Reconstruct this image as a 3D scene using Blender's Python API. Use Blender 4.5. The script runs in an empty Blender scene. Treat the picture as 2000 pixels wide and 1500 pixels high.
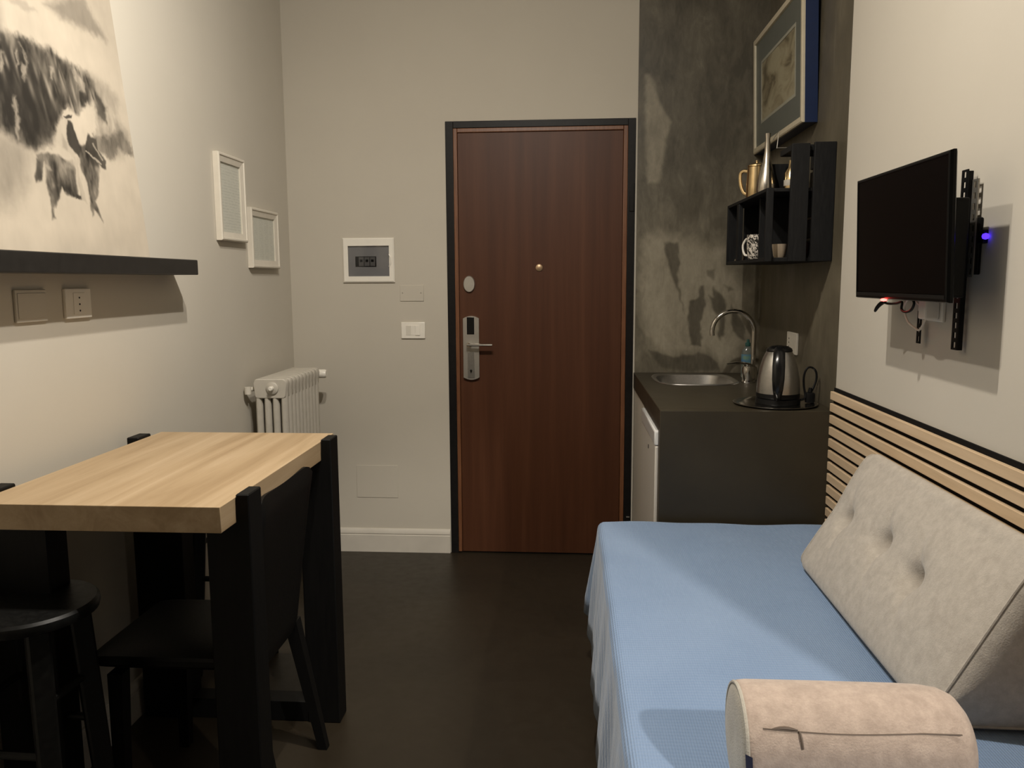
import bpy, bmesh, math, random
import numpy as np
from mathutils import Vector, Matrix
random.seed(4)
scene = bpy.context.scene
COL = scene.collection
PI = math.pi

# ------------------------------------------------------------------ camera
FW = Vector((-0.069759, 0.989314, -0.128028)); RT = Vector((0.997557, 0.069667, -0.005203)); UP = Vector((-0.003772, 0.128078, 0.991757))
cam_d = bpy.data.cameras.new('camera'); cam = bpy.data.objects.new('camera', cam_d); COL.objects.link(cam)
cam_d.sensor_fit = 'HORIZONTAL'; cam_d.sensor_width = 36.0; cam_d.lens = 36.0 * 1573.67 / 2000.0
cam_d.clip_start = 0.02
M = Matrix.Identity(4)
for i in range(3):
    M[i][0] = RT[i]; M[i][1] = UP[i]; M[i][2] = -FW[i]
M[0][3], M[1][3], M[2][3] = 0.0, 0.0, 1.3787
cam.matrix_world = M
scene.camera = cam

# ------------------------------------------------------------------ world, lights, exposure
w = bpy.data.worlds.new('world'); scene.world = w; w.use_nodes = True
w.node_tree.nodes['Background'].inputs[0].default_value = (0.9, 0.85, 0.75, 1)
w.node_tree.nodes['Background'].inputs[1].default_value = 0.02
def lamp(name, loc, watts, col, rad, aim=None, cone=160, blend=.25):
    d = bpy.data.lights.new(name, 'SPOT'); d.energy = watts; d.color = col; d.shadow_soft_size = rad
    d.spot_size = math.radians(cone); d.spot_blend = blend
    o = bpy.data.objects.new(name, d); COL.objects.link(o); o.location = loc
    v = Vector(aim) - Vector(loc) if aim else Vector((0, 0, -1))
    o.rotation_euler = v.to_track_quat('-Z', 'Y').to_euler()
    return o
WARM = (1.0, 0.93, 0.83)
for nm, p, ax, en in (('a', (-0.42, 1.78, 2.80), (-.42, 0, -.90), 66), ('b', (-0.12, 1.72, 2.85), (-.12, .08, -.99), 75)):   # bare bulb in a small reflector
    d_ = bpy.data.lights.new('ceiling_bulb_' + nm, 'POINT'); d_.energy = 22; d_.color = WARM; d_.shadow_soft_size = 0.02
    o_ = bpy.data.objects.new('ceiling_bulb_' + nm, d_); COL.objects.link(o_); o_.location = p
    lamp('ceiling_reflector_' + nm, p, en, WARM, 0.02, tuple(p[q] + ax[q] for q in range(3)), 179, 1.0)
lamp('side_room_spot', (1.42, -0.50, 2.25), 195, WARM, 0.035, (.45, 1.60, .50), 41, .5)
vs = scene.view_settings
vs.view_transform = 'Standard'; vs.look = 'None'; vs.gamma = 1.0; vs.use_curve_mapping = False
vs.exposure = 0.10

# ------------------------------------------------------------------ helpers
class MB:
    def __init__(self): self.bm = bmesh.new(); self.boxy = True
    def box(self, x0, x1, y0, y1, z0, z1, bev=0.0, seg=2):
        b = bmesh.new()
        bmesh.ops.create_cube(b, size=1.0)
        for v in b.verts:
            v.co = Vector((x0 + (v.co.x + .5) * (x1 - x0), y0 + (v.co.y + .5) * (y1 - y0), z0 + (v.co.z + .5) * (z1 - z0)))
        if bev > 0:
            bmesh.ops.bevel(b, geom=b.edges[:] , offset=bev, segments=seg, profile=0.5, affect='EDGES')
        return self.merge(b)
    def merge(self, b):
        t = bpy.data.meshes.new('t'); b.to_mesh(t); b.free(); self.bm.from_mesh(t); bpy.data.meshes.remove(t)
        return self
    def ring(self, pts):
        self.boxy = False
        return [self.bm.verts.new(Vector(p)) for p in pts]
    def bridge(self, a, b):
        n = len(a)
        for i in range(n):
            try: self.bm.faces.new((a[i], a[(i + 1) % n], b[(i + 1) % n], b[i]))
            except ValueError: pass
    def loft(self, rings, caps=True, close=False):
        R = [self.ring(r) for r in rings]
        for a, b in zip(R, R[1:]): self.bridge(a, b)
        if close: self.bridge(R[-1], R[0])
        elif caps:
            self.bm.faces.new(list(reversed(R[0]))); self.bm.faces.new(R[-1])
        return self
    def tube(self, pts, r, n=8, caps=True, close=False, flat=1.0):
        pts = [Vector(p) for p in pts]; rings = []; prev = None
        for i, p in enumerate(pts):
            if close: t = pts[(i + 1) % len(pts)] - pts[i - 1]
            else: t = pts[min(i + 1, len(pts) - 1)] - pts[max(i - 1, 0)]
            t.normalize()
            if prev is None:
                a = Vector((0, 0, 1)) if abs(t.z) < .9 else Vector((1, 0, 0))
                u = t.cross(a).normalized()
            else:
                u = (prev - t * prev.dot(t)).normalized()
            prev = u; v = t.cross(u)
            rr = r[i] if isinstance(r, (list, tuple)) else r
            rings.append([p + u * (rr * math.cos(2 * PI * k / n)) + v * (rr * flat * math.sin(2 * PI * k / n)) for k in range(n)])
        return self.loft(rings, caps, close)
    def cyl(self, a, b, r0, r1=None, n=20):
        return self.tube([a, b], [r0, r0 if r1 is None else r1], n)
    def lathe(self, prof, c=(0, 0, 0), n=32, axis='Z', sx=1.0, sy=1.0, caps=True):
        rings = []
        for r, h in prof:
            ring = []
            for k in range(n):
                a = 2 * PI * k / n; u, v = r * math.cos(a) * sx, r * math.sin(a) * sy
                if axis == 'Z': q = (u, v, h)
                elif axis == 'X': q = (h, u, v)
                else: q = (v, h, u)
                ring.append((c[0] + q[0], c[1] + q[1], c[2] + q[2]))
            rings.append(ring)
        return self.loft(rings, caps)
    def prism(self, poly, axis, a, b):
        def P(u, v, h):
            return {'X': (h, u, v), 'Y': (u, h, v), 'Z': (u, v, h)}[axis]
        return self.loft([[P(u, v, a) for u, v in poly], [P(u, v, b) for u, v in poly]])
    def build(self, name, mat, parent=None, label=None, cat=None, group=None, smooth=True, angle=35, origin=None):
        bmesh.ops.recalc_face_normals(self.bm, faces=self.bm.faces[:])
        me = bpy.data.meshes.new(name); self.bm.to_mesh(me); self.bm.free()
        return finish(name, me, mat, parent, label, cat, group, smooth, 22 if self.boxy else angle, origin)

def smooth_path(pts, k=6):
    P = [Vector(p) for p in pts]; out = []
    for i in range(len(P) - 1):
        p0, p1, p2, p3 = P[max(i - 1, 0)], P[i], P[i + 1], P[min(i + 2, len(P) - 1)]
        for s in range(k):
            t = s / k; out.append(.5 * ((2 * p1) + (p2 - p0) * t + (2 * p0 - 5 * p1 + 4 * p2 - p3) * t * t + (3 * p1 - p0 - 3 * p2 + p3) * t ** 3))
    return out + [P[-1]]
def root_loc(o):
    while o.parent: o = o.parent
    return Vector(o.location)
def finish(name, me, mat, parent=None, label=None, cat=None, group=None, smooth=True, angle=35, origin=None):
    o = bpy.data.objects.new(name, me); COL.objects.link(o)
    if smooth and len(me.polygons):
        me.polygons.foreach_set('use_smooth', [True] * len(me.polygons))
        me.set_sharp_from_angle(angle=math.radians(angle))
    if mat: me.materials.append(mat)
    if parent:
        me.transform(Matrix.Translation(-root_loc(parent))); o.parent = parent
    else:
        if origin is None:
            co = np.empty(len(me.vertices) * 3); me.vertices.foreach_get('co', co); co = co.reshape(-1, 3)
            lo, hi = co.min(0), co.max(0)
            origin = ((lo[0] + hi[0]) / 2, (lo[1] + hi[1]) / 2, lo[2])
        me.transform(Matrix.Translation(-Vector(origin))); o.location = origin
    return tag(o, label, cat, group)
def tag(o, label=None, cat=None, group=None, kind=None):
    if label: o['label'] = label
    if cat: o['category'] = cat
    if group: o['group'] = group
    if kind: o['kind'] = kind
    return o
def thing(name, label, cat, loc, group=None):
    o = bpy.data.objects.new(name, None); COL.objects.link(o); o.location = loc; o.empty_display_size = .05
    return tag(o, label, cat, group)
def struct(o): o['kind'] = 'structure'; return o
def copy_tree(o, parent=None):
    c = o.copy(); COL.objects.link(c); c.parent = parent
    for ch in list(o.children): copy_tree(ch, c)
    return c

# ------------------------------------------------------------------ materials
class NT:
    def __init__(self, name, rough=0.6, metal=0.0, spec=0.5, col=None):
        self.m = bpy.data.materials.new(name); self.m.use_nodes = True
        self.t = self.m.node_tree; self.n = self.t.nodes; self.b = self.n['Principled BSDF']
        self.b.inputs['Roughness'].default_value = rough; self.b.inputs['Metallic'].default_value = metal
        self.b.inputs['Specular IOR Level'].default_value = spec
        if col: self.b.inputs['Base Color'].default_value = (*col, 1)
        self.co = None
    def coord(self, scale=(1, 1, 1), rot=(0, 0, 0)):
        g = self.n.new('ShaderNodeNewGeometry')
        mp = self.n.new('ShaderNodeMapping'); mp.inputs['Scale'].default_value = scale; mp.inputs['Rotation'].default_value = rot
        self.t.links.new(g.outputs['Position'], mp.inputs['Vector']); return mp.outputs['Vector']
    def noise(self, vec, scale=5, detail=4, rough=.55, dist=0.0):
        x = self.n.new('ShaderNodeTexNoise'); x.inputs['Scale'].default_value = scale; x.inputs['Detail'].default_value = detail
        x.inputs['Roughness'].default_value = rough; x.inputs['Distortion'].default_value = dist
        self.t.links.new(vec, x.inputs['Vector']); return x.outputs['Fac']
    def wave(self, vec, scale, dist=0, detail=2, direction='X', dscale=1.0):
        x = self.n.new('ShaderNodeTexWave'); x.bands_direction = direction
        x.inputs['Scale'].default_value = scale; x.inputs['Distortion'].default_value = dist; x.inputs['Detail'].default_value = detail
        x.inputs['Detail Scale'].default_value = dscale
        self.t.links.new(vec, x.inputs['Vector']); return x.outputs['Fac']
    def ramp(self, fac, stops):
        r = self.n.new('ShaderNodeValToRGB'); e = r.color_ramp.elements
        while len(e) < len(stops): e.new(.5)
        for q, (p, c) in zip(e, stops):
            q.position = p; q.color = (*c, 1) if len(c) == 3 else c
        self.t.links.new(fac, r.inputs[0]); return r.outputs['Color']
    def mix(self, fac, a, b, mode='MIX'):
        x = self.n.new('ShaderNodeMix'); x.data_type = 'RGBA'; x.blend_type = mode
        for s, v in ((x.inputs['Factor'], fac), (x.inputs['A'], a), (x.inputs['B'], b)):
            if isinstance(v, (int, float)): s.default_value = v
            elif isinstance(v, tuple): s.default_value = (*v, 1)
            else: self.t.links.new(v, s)
        return x.outputs['Result']
    def math(self, op, a, b=0.0, clamp=False):
        x = self.n.new('ShaderNodeMath'); x.operation = op; x.use_clamp = clamp
        for s, v in zip(x.inputs, (a, b)):
            if isinstance(v, (int, float)): s.default_value = v
            else: self.t.links.new(v, s)
        return x.outputs[0]
    def sep(self, vec):
        x = self.n.new('ShaderNodeSeparateXYZ'); self.t.links.new(vec, x.inputs[0]); return x.outputs
    def color(self, c): self.t.links.new(c, self.b.inputs['Base Color']); return self
    def rough(self, c): self.t.links.new(c, self.b.inputs['Roughness']); return self
    def bump(self, h, strength=.2, dist=.01):
        x = self.n.new('ShaderNodeBump'); x.inputs['Strength'].default_value = strength; x.inputs['Distance'].default_value = dist
        self.t.links.new(h, x.inputs['Height']); self.t.links.new(x.outputs[0], self.b.inputs['Normal']); return self

MAT = {}
def plain(key, col, rough=.5, metal=0.0, spec=.5, var=0.06, nscale=30):
    k = NT(key, rough, metal, spec)
    f = k.noise(k.coord(), nscale, 3)
    k.color(k.ramp(f, [(0.3, tuple(c * (1 - var) for c in col)), (0.7, tuple(min(1, c * (1 + var)) for c in col))]))
    MAT[key] = k.m; return k
# wall paint
k = NT('wall_paint', .75, 0, .25); v = k.coord()
f = k.noise(v, 1.6, 4)
k.color(k.ramp(f, [(.3, (.545, .505, .43)), (.7, (.575, .535, .46))])); k.bump(k.noise(v, 160, 2), .05, .002); MAT['wall'] = k.m
k = NT('wall_paint_dimmed', .75, 0, .25); v = k.coord()
k.color(k.ramp(k.noise(v, 1.6, 4), [(.3, (.51, .47, .40)), (.7, (.535, .495, .425))])); k.bump(k.noise(v, 160, 2), .05, .002); MAT['wall_dimmed'] = k.m  # same wall paint darkened, offsets strong lamp light on the right wall
k = NT('wall_paint_back_dimmed', .75, 0, .25); v = k.coord()
k.color(k.ramp(k.noise(v, 1.6, 4), [(.3, (.495, .455, .385)), (.7, (.525, .485, .41))])); k.bump(k.noise(v, 160, 2), .05, .002); MAT['wall_back'] = k.m  # same paint toned down so the back wall renders less brightly lit
plain('ceiling_paint', (.30, .28, .24), .8)
# raw concrete plaster
k = NT('concrete_plaster', .42, 0, .4); v = k.coord(); s = k.sep(v)
n1 = k.noise(k.coord((1.6, 1.6, .9)), 1.7, 6, .62, .6)
n2 = k.noise(k.coord((1, 1, .45)), 7.5, 5, .6, .9)
n3 = k.noise(v, 45, 4, .6)
base = k.ramp(n1, [(.30, (0.06451, 0.05427, 0.03606)), (.5, (0.112, 0.09498, 0.06403)), (.70, (0.1792, 0.1543, 0.1067))])
patch = k.ramp(n2, [(.47, (0, 0, 0)), (.515, (1, 1, 1))])
zlow = k.math('MULTIPLY', k.math('SUBTRACT', 1.75, s[2], True), 2.2, True)
xleft = k.math('MULTIPLY', k.math('SUBTRACT', .93, s[0], True), 4.0, True)
zhi = k.math('MULTIPLY', k.math('SUBTRACT', s[2], k.math('ADD', .99, k.math('MULTIPLY', n2, .09))), 40, True)
reg = k.math('MULTIPLY', k.math('MULTIPLY', zlow, xleft), zhi)
fac = k.math('MULTIPLY', reg, patch)
col = k.mix(k.math('MULTIPLY', fac, .75), base, (0.1837, 0.1594, 0.1104))
strk = k.ramp(k.noise(k.coord((3, 3, .5)), 3.2, 4, .6, .4), [(.62, (0, 0, 0)), (.68, (1, 1, 1))])
col = k.mix(k.math('MULTIPLY', strk, .35), col, (0.1792, 0.1569, 0.1141))
col = k.mix(k.math('MULTIPLY', n3, .35), col, (0.05376, 0.04664, 0.03165))
k.color(col); k.rough(k.math('ADD', k.math('MULTIPLY', n2, .35), .25)); k.bump(n2, .12, .01); MAT['concrete'] = k.m
# counter microcement
k = NT('dark_microcement', .4, 0, .4); v = k.coord()
n1 = k.noise(v, 3.5, 6, .6); n2 = k.noise(v, 70, 2)
k.color(k.mix(k.math('MULTIPLY', n2, .2), k.ramp(n1, [(.3, (0.02535, 0.02018, 0.01177)), (.7, (0.03967, 0.03179, 0.01908))]), (0.0551, 0.04541, 0.02842)))
k.rough(k.math('ADD', k.math('MULTIPLY', n1, .25), .28)); MAT['cement'] = k.m
# floor resin
k = NT('floor_resin', .3, 0, .35); v = k.coord()
n1 = k.noise(v, 1.3, 6, .65, .5); n2 = k.noise(v, 22, 4)
c = k.ramp(n1, [(.3, (0.01462, 0.01064, 0.0062)), (.7, (0.02666, 0.01976, 0.01178))])
k.color(k.mix(k.math('MULTIPLY', n2, .25), c, (0.03225, 0.02432, 0.01488)))
k.rough(k.math('ADD', k.math('MULTIPLY', n2, .25), .28)); k.bump(n1, .06, .02); MAT['floor'] = k.m
# mahogany door veneer
k = NT('mahogany_veneer', .46, 0, .3)
n1 = k.noise(k.coord((9, 1, .35)), 2.2, 5, .6, .3); n2 = k.noise(k.coord((90, 5, 1.6)), 3, 4)
c = k.ramp(n1, [(.25, (0.0558, 0.01901, 0.007524)), (.5, (0.0765, 0.02693, 0.01094)), (.75, (0.1008, 0.03802, 0.01642))])
k.color(k.mix(k.math('MULTIPLY', n2, .35), c, (0.0405, 0.01346, 0.005472))); k.bump(n2, .04, .003); MAT['mahogany'] = k.m
k = NT('mahogany_edge', .4, 0, .45); n1 = k.noise(k.coord((30, 5, 2)), 4, 4)
k.color(k.ramp(n1, [(.3, (.12, .045, .018)), (.7, (.19, .08, .036))])); MAT['edge'] = k.m
# oak
def oak(key, sc, lo, mid, hi, axis):
    k = NT(key, .45, 0, .35)
    st = {'Y': (14, .8, 14), 'X': (.8, 14, 14)}[axis]; st2 = {'Y': (120, 3, 120), 'X': (3, 120, 120)}[axis]
    n1 = k.noise(k.coord(st), sc, 5, .6, .8); n2 = k.noise(k.coord(st2), 2.2, 4)
    c = k.ramp(n1, [(.25, lo), (.5, mid), (.75, hi)])
    k.color(k.mix(k.math('MULTIPLY', n2, .4), c, lo)); k.bump(n2, .05, .002); MAT[key] = k.m
oak('oak_top', 1.0, (.30, .200, .105), (.455, .33, .197), (.57, .435, .283), 'Y')
oak('oak_slat', 2.2, (.48, .345, .215), (.62, .465, .30), (.70, .54, .37), 'Y')
# black woods etc.
k = NT('black_wood', .55, 0, .22); n1 = k.noise(k.coord((30, 30, 2.5)), 4, 4)
k.color(k.ramp(n1, [(.3, (0.00165, 0.00154, 0.00143)), (.7, (0.003575, 0.0033, 0.003025))])); k.bump(n1, .08, .003); MAT['black_wood'] = k.m
k = NT('black_stool_paint', .45, 0, .28); n1 = k.noise(k.coord((8, 8, 8)), 9, 4)
k.color(k.ramp(n1, [(.3, (0.004125, 0.004125, 0.00385)), (.7, (0.0077, 0.0077, 0.00715))])); k.rough(k.math('ADD', k.math('MULTIPLY', n1, .2), .32)); MAT['stool'] = k.m
k = NT('crate_paint', .65, 0, .2); n1 = k.noise(k.coord((20, 20, 3)), 6, 4)
k.color(k.ramp(n1, [(.3, (0.0056, 0.0056, 0.00595)), (.7, (0.0112, 0.0112, 0.0112))])); k.bump(n1, .2, .004); MAT['crate'] = k.m
plain('shelf_black', (.016, .0145, .013), .45, var=.2)
k = NT('black_leather', .5, 0, .28); n1 = k.noise(k.coord(), 220, 3)
k.color(k.ramp(n1, [(.3, (0.00275, 0.002585, 0.00242)), (.7, (0.00495, 0.004675, 0.0044))])); k.bump(n1, .15, .002); MAT['leather'] = k.m
plain('white_plastic', (.78, .74, .66), .35, var=.02)
plain('ivory_plastic', (.66, .62, .54), .4, var=.02)
plain('white_lacquer', (.62, .58, .50), .4, var=.03)
plain('fridge_white', (.60, .56, .50), .35, var=.02)
plain('fridge_shiny', (.75, .74, .72), .12, var=.01)
plain('radiator_enamel', (.50, .465, .40), .42, var=.05)
plain('baseboard_paint', (.56, .52, .45), .5, var=.05, nscale=9)
plain('black_metal', (.008, .007, .0065), .45, .0, spec=.2, var=.25, nscale=60)
plain('mount_black', (.005, .005, .005), .45, spec=.15, var=.1)
plain('black_plastic', (.005, .005, .005), .4, spec=.2, var=.1)
plain('black_gloss', (.006, .006, .006), .2, spec=.35, var=.05)
plain('tv_bezel', (.003, .003, .003), .3, spec=.12, var=.05)
plain('tv_screen', (.002, .002, .002), .2, spec=.08, var=.05)
plain('smoked_window', (.075, .075, .078), .15, var=.05)
plain('breaker_grey', (.16, .155, .145), .5, var=.05)
plain('panel_grey', (.36, .355, .345), .5, var=.04)
plain('brushed_steel', (.50, .485, .46), .32, 1.0, var=.06, nscale=90)
plain('satin_nickel', (.50, .47, .42), .38, .85, var=.04)
plain('chrome', (.62, .60, .56), .10, 1.0, var=.02)
plain('polished_steel', (.52, .50, .47), .16, 1.0, var=.03)
plain('gold_metal', (.62, .47, .26), .22, 1.0, var=.06)
plain('pewter', (.50, .46, .40), .24, 1.0, var=.05)
plain('brass_dull', (.45, .31, .19), .4, .7, var=.05)
plain('frame_white', (.66, .61, .52), .45, var=.03)
plain('frame_cream', (.52, .46, .34), .5, var=.05)
plain('frame_blue', (.006, .017, .062), .4, var=.08)
plain('mat_board', (.145, .145, .13), .35, var=.06)
plain('mat_white', (.42, .39, .33), .6, var=.04)
plain('felt_black', (.008, .0075, .007), .95, spec=.1, var=.2, nscale=300)
plain('cup_beige', (.40, .32, .23), .4)
plain('cup_brown', (.10, .04, .025), .4)
plain('cable_white', (.62, .58, .50), .45)
plain('mattress_fabric', (.55, .55, .55), .9)
plain('tag_navy', (.02, .022, .05), .8)
plain('zip_brown', (.10, .07, .05), .6)
plain('soap_green', (.02, .07, .06), .3)
plain('galvanised', (.35, .33, .29), .4, .8)
# blanket
k = NT('blue_waffle_blanket', .95, 0, .15); v = k.coord()
w1 = k.wave(v, 60, .4, 2, 'X', 2.0); w2 = k.wave(v, 28, .4, 2, 'Y', 2.0); wz = k.wave(v, 60, .3, 2, 'Y')
n1 = k.noise(v, 3.5, 4); n2 = k.noise(v, 260, 2)
c = k.ramp(n1, [(.3, (.158, .238, .382)), (.7, (.190, .275, .425))])
k.color(k.mix(k.math('MULTIPLY', w1, .22), c, (.24, .33, .48)))
k.bump(k.math('ADD', k.math('ADD', w1, k.math('MULTIPLY', w2, .5)), k.math('MULTIPLY', n2, .6)), .35, .003)
k.b.inputs['Sheen Weight'].default_value = .25; MAT['blanket'] = k.m
# cushion chenille
def chenille(key, lo, hi):
    k = NT(key, .95, 0, .12); v = k.coord(); n1 = k.noise(v, 42, 5, .68); n2 = k.noise(v, 320, 3)
    c = k.ramp(n1, [(.35, lo), (.65, hi)])
    k.color(k.mix(k.math('MULTIPLY', n2, .4), c, tuple(x * .72 for x in lo)))
    k.bump(n2, .35, .003); k.b.inputs['Sheen Weight'].default_value = .2; MAT[key] = k.m
chenille('chenille_grey', (.41, .37, .32), (.52, .475, .415))
chenille('chenille_beige', (.36, .285, .235), (.485, .39, .325))
chenille('chenille_end', (.40, .375, .32), (.46, .43, .37))
# printed sheet
def sheet(key, rows, cols):
    k = NT(key, .35, 0, .4); v = k.coord()
    a = k.wave(k.coord((1, 1, 1)), rows, 0, 0, 'Z'); b = k.noise(k.coord((1, 60, 200)), 1.2, 2)
    line = k.math('MULTIPLY', k.math('GREATER_THAN', a, .55), k.math('GREATER_THAN', b, .47))
    if cols:
        cw = k.wave(v, cols, 0, 0, 'Y'); line = k.math('MULTIPLY', line, k.math('GREATER_THAN', cw, .18))
    k.color(k.mix(k.math('MULTIPLY', line, .42), (.74, .71, .66), (.50, .49, .45))); MAT[key] = k.m
sheet('sheet_text', 28, 0); sheet('sheet_table', 40, 5)
# emitters
def emit(key, col, s):
    k = NT(key); k.b.inputs['Base Color'].default_value = (*col, 1)
    k.b.inputs['Emission Color'].default_value = (*col, 1); k.b.inputs['Emission Strength'].default_value = s; MAT[key] = k.m
emit('red_led', (1, .05, .04), 12); emit('blue_led', (.06, .02, 1), 2.5)
# patterned mug, label, artwork
k = NT('mug_pattern', .3, 0, .5); v = k.coord((1, 1, 1), (.6, .5, .3))
wv = k.wave(v, 22, 6, 1, 'X', 4); wv2 = k.wave(v, 22, 7, 1, 'Y', 5)
k.color(k.mix(k.math('MAXIMUM', k.math('GREATER_THAN', wv, .78), k.math('GREATER_THAN', wv2, .80)), (.62, .57, .50), (.02, .018, .016))); MAT['mug'] = k.m
k = NT('soap_label', .3, 0, .5); n1 = k.noise(k.coord((1, 1, 2)), 22, 2)
k.color(k.ramp(n1, [(.35, (.05, .13, .24)), (.5, (.09, .18, .17)), (.65, (.17, .21, .06))])); MAT['soap_label'] = k.m
k = NT('clear_soap', .1, 0, .5, (.55, .6, .55)); k.b.inputs['Transmission Weight'].default_value = .85; MAT['clear'] = k.m
k = NT('faded_artwork', .6, 0, .3); n1 = k.noise(k.coord((1, 3.2, 6)), 1.6, 6, .62, .8)
k.color(k.ramp(n1, [(.36, (.15, .115, .068)), (.46, (.30, .245, .16)), (.58, (.42, .36, .25))])); MAT['art'] = k.m
k = NT('poster_print', .6, 0, .3); at = k.n.new('ShaderNodeVertexColor'); at.layer_name = 'print'
k.color(at.outputs['Color']); MAT['poster'] = k.m
def pane_mat(name, tint, gloss):
    m = bpy.data.materials.new(name); m.use_nodes = True; t = m.node_tree; t.nodes.clear()
    o = t.nodes.new('ShaderNodeOutputMaterial'); mx = t.nodes.new('ShaderNodeMixShader'); tr = t.nodes.new('ShaderNodeBsdfTransparent'); gl = t.nodes.new('ShaderNodeBsdfGlossy')
    tr.inputs[0].default_value = (*tint, 1); gl.inputs['Roughness'].default_value = .08; mx.inputs[0].default_value = gloss
    t.links.new(tr.outputs[0], mx.inputs[1]); t.links.new(gl.outputs[0], mx.inputs[2]); t.links.new(mx.outputs[0], o.inputs[0]); MAT[name] = m
pane_mat('glass_pane', (.96, .97, .96), .05); pane_mat('smoked_pane', (.80, .80, .81), .03)

L, R, D, C = -1.375, .905, 3.943, 2.777      # left wall, right wall, back wall, counter front
RC = .912                                     # concrete face of the kitchen niche
CEIL = 3.05
DL, DR, DZ = -.592, .3127, 2.13               # door opening

# ================================================================== room shell
struct(MB().box(L - .1, 2.5, -1.7, D + .2, -.1, 0).build('floor', MAT['floor'], smooth=False))
struct(MB().box(L - .1, 2.5, -1.7, D + .2, CEIL, CEIL + .1).build('ceiling', MAT['ceiling_paint'], smooth=False))
struct(MB().box(L - .1, L, -1.7, D + .12, 0, CEIL).build('wall_left', MAT['wall'], smooth=False))
b = MB(); b.box(L, DL, D, D + .12, 0, CEIL); b.box(DL, DR, D, D + .12, DZ, CEIL); b.box(DR, 1.05, D, D + .12, 0, CEIL)
struct(b.build('wall_back', MAT['wall_back'], smooth=False))
struct(MB().box(.321, RC, D - .009, D, 0, CEIL).build('wall_kitchen_back', MAT['concrete'], smooth=False))
struct(MB().box(RC, 1.05, C, D, 0, CEIL).build('wall_kitchen_side', MAT['concrete'], smooth=False))
struct(MB().box(R, 1.05, .80, C, 0, CEIL).build('wall_right', MAT['wall_dimmed'], smooth=False))
struct(MB().box(1.05, 2.4, .80, .92, 0, CEIL).build('wall_return', MAT['wall_dimmed'], smooth=False))
struct(MB().box(2.4, 2.5, -1.7, .92, 0, CEIL).build('wall_side_room', MAT['wall_dimmed'], smooth=False))
struct(MB().box(L - .1, 2.5, -1.8, -1.7, 0, CEIL).build('wall_front', MAT['wall_dimmed'], smooth=False))
def bb_profile():   # depth, height
    return [(0, 0), (.014, 0), (.014, .088), (.011, .091), (.011, .094), (.014, .097), (.0125, .110), (.006, .120), (0, .122)]
struct(MB().prism([(D - d, z) for d, z in bb_profile()], 'X', L, DL - .004).build('baseboard_back', MAT['baseboard_paint']))
struct(MB().prism([(L + d, z) for d, z in bb_profile()], 'Y', .2, D - .0145).build('baseboard_left', MAT['baseboard_paint']))

# ================================================================== entrance door
door = struct(thing('door_1', 'mahogany veneer entrance door in a black metal frame', None, ((DL + DR) / 2, D, 0)))
b = MB(); yf = D - .006
b.box(DL, DL + .038, yf, D + .06, 0, DZ, .002); b.box(DR - .036, DR, yf, D + .06, 0, DZ, .002); b.box(DL + .038, DR - .036, yf, D + .06, DZ - .032, DZ, .002)
b.build('door_frame', MAT['black_metal'], door, 'black metal door frame')
yl = D - .002
b = MB().box(DL + .058, DR - .058, yl, D + .045, .008, DZ - .054, .002); leaf = b.build('door_leaf', MAT['mahogany'], door)
for nm, q in (('l', (DL + .038, DL + .057, .008, DZ - .033)), ('r', (DR - .057, DR - .036, .008, DZ - .033)), ('t', (DL + .0575, DR - .0575, DZ - .053, DZ - .033))):
    MB().box(q[0], q[1], yl - .006, D + .04, q[2], q[3], .003).build('edge_moulding', MAT['edge'], door)
# cracked plaster edge on the hinge side
MB().box(DR - .022, DR - .006, yf - .006, yf, .20, .205, .001).build('hinge_pin', MAT['satin_nickel'], door)
MB().box(DR - .026, DR - .004, yf - .006, yf, 1.70, 1.83, .002).build('hinge', MAT['black_metal'], door)
# lock plate
def stadium(cx, cz, hw, hh, bow, n=8):
    pts = []
    for s in (1, -1):
        for i in range(n + 1):
            t = -1 + 2 * i / n
            pts.append((cx + s * -t * hw if s == 1 else cx + t * hw, cz + s * (hh - bow * t * t)))
    return pts
lp = MB().prism(stadium(-.477, 1.048, .039, .157, .012), 'Y', yl - .016, yl).build('lock_plate', MAT['satin_nickel'], door, 'satin metal lock plate')
MB().box(-.497, -.461, yl - .0175, yl - .015, 1.115, 1.199, .0008).build('card_reader', MAT['black_gloss'], lp)
MB().box(-.495, -.461, yl - .0185, yl - .015, .900, 1.03, .0008).build('lock_cover', MAT['brushed_steel'], lp)
b = MB(); b.cyl((-.486, yl - .016, 1.066), (-.486, yl - .052, 1.066), .011)
b.tube([(-.494, yl - .052, 1.066), (-.37, yl - .052, 1.066)], .0085, 12, flat=.8)
b.build('lever_handle', MAT['chrome'], lp)
b = MB(); b.cyl((-.478, yl - .0185, .937), (-.478, yl - .021, .937), .006); b.box(-.481, -.475, yl - .021, yl - .0185, .925, .937)
b.build('keyhole', MAT['chrome'], lp)
b = MB()
b.loft([[(-.4845 + rx * math.cos(a), y, 1.36 + rz * math.sin(a)) for a in [2 * PI * i / 32 for i in range(32)]] for rx, rz, y in ((.029, .040, yl), (.029, .040, yl - .008), (.026, .037, yl - .012))])
b.build('lock_escutcheon', MAT['satin_nickel'], door)
MB().lathe([(.017, 0), (.017, -.004), (.012, -.007)], (-.143, yl, 1.437), 20, 'Y').build('peephole', MAT['brass_dull'], door)

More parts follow.
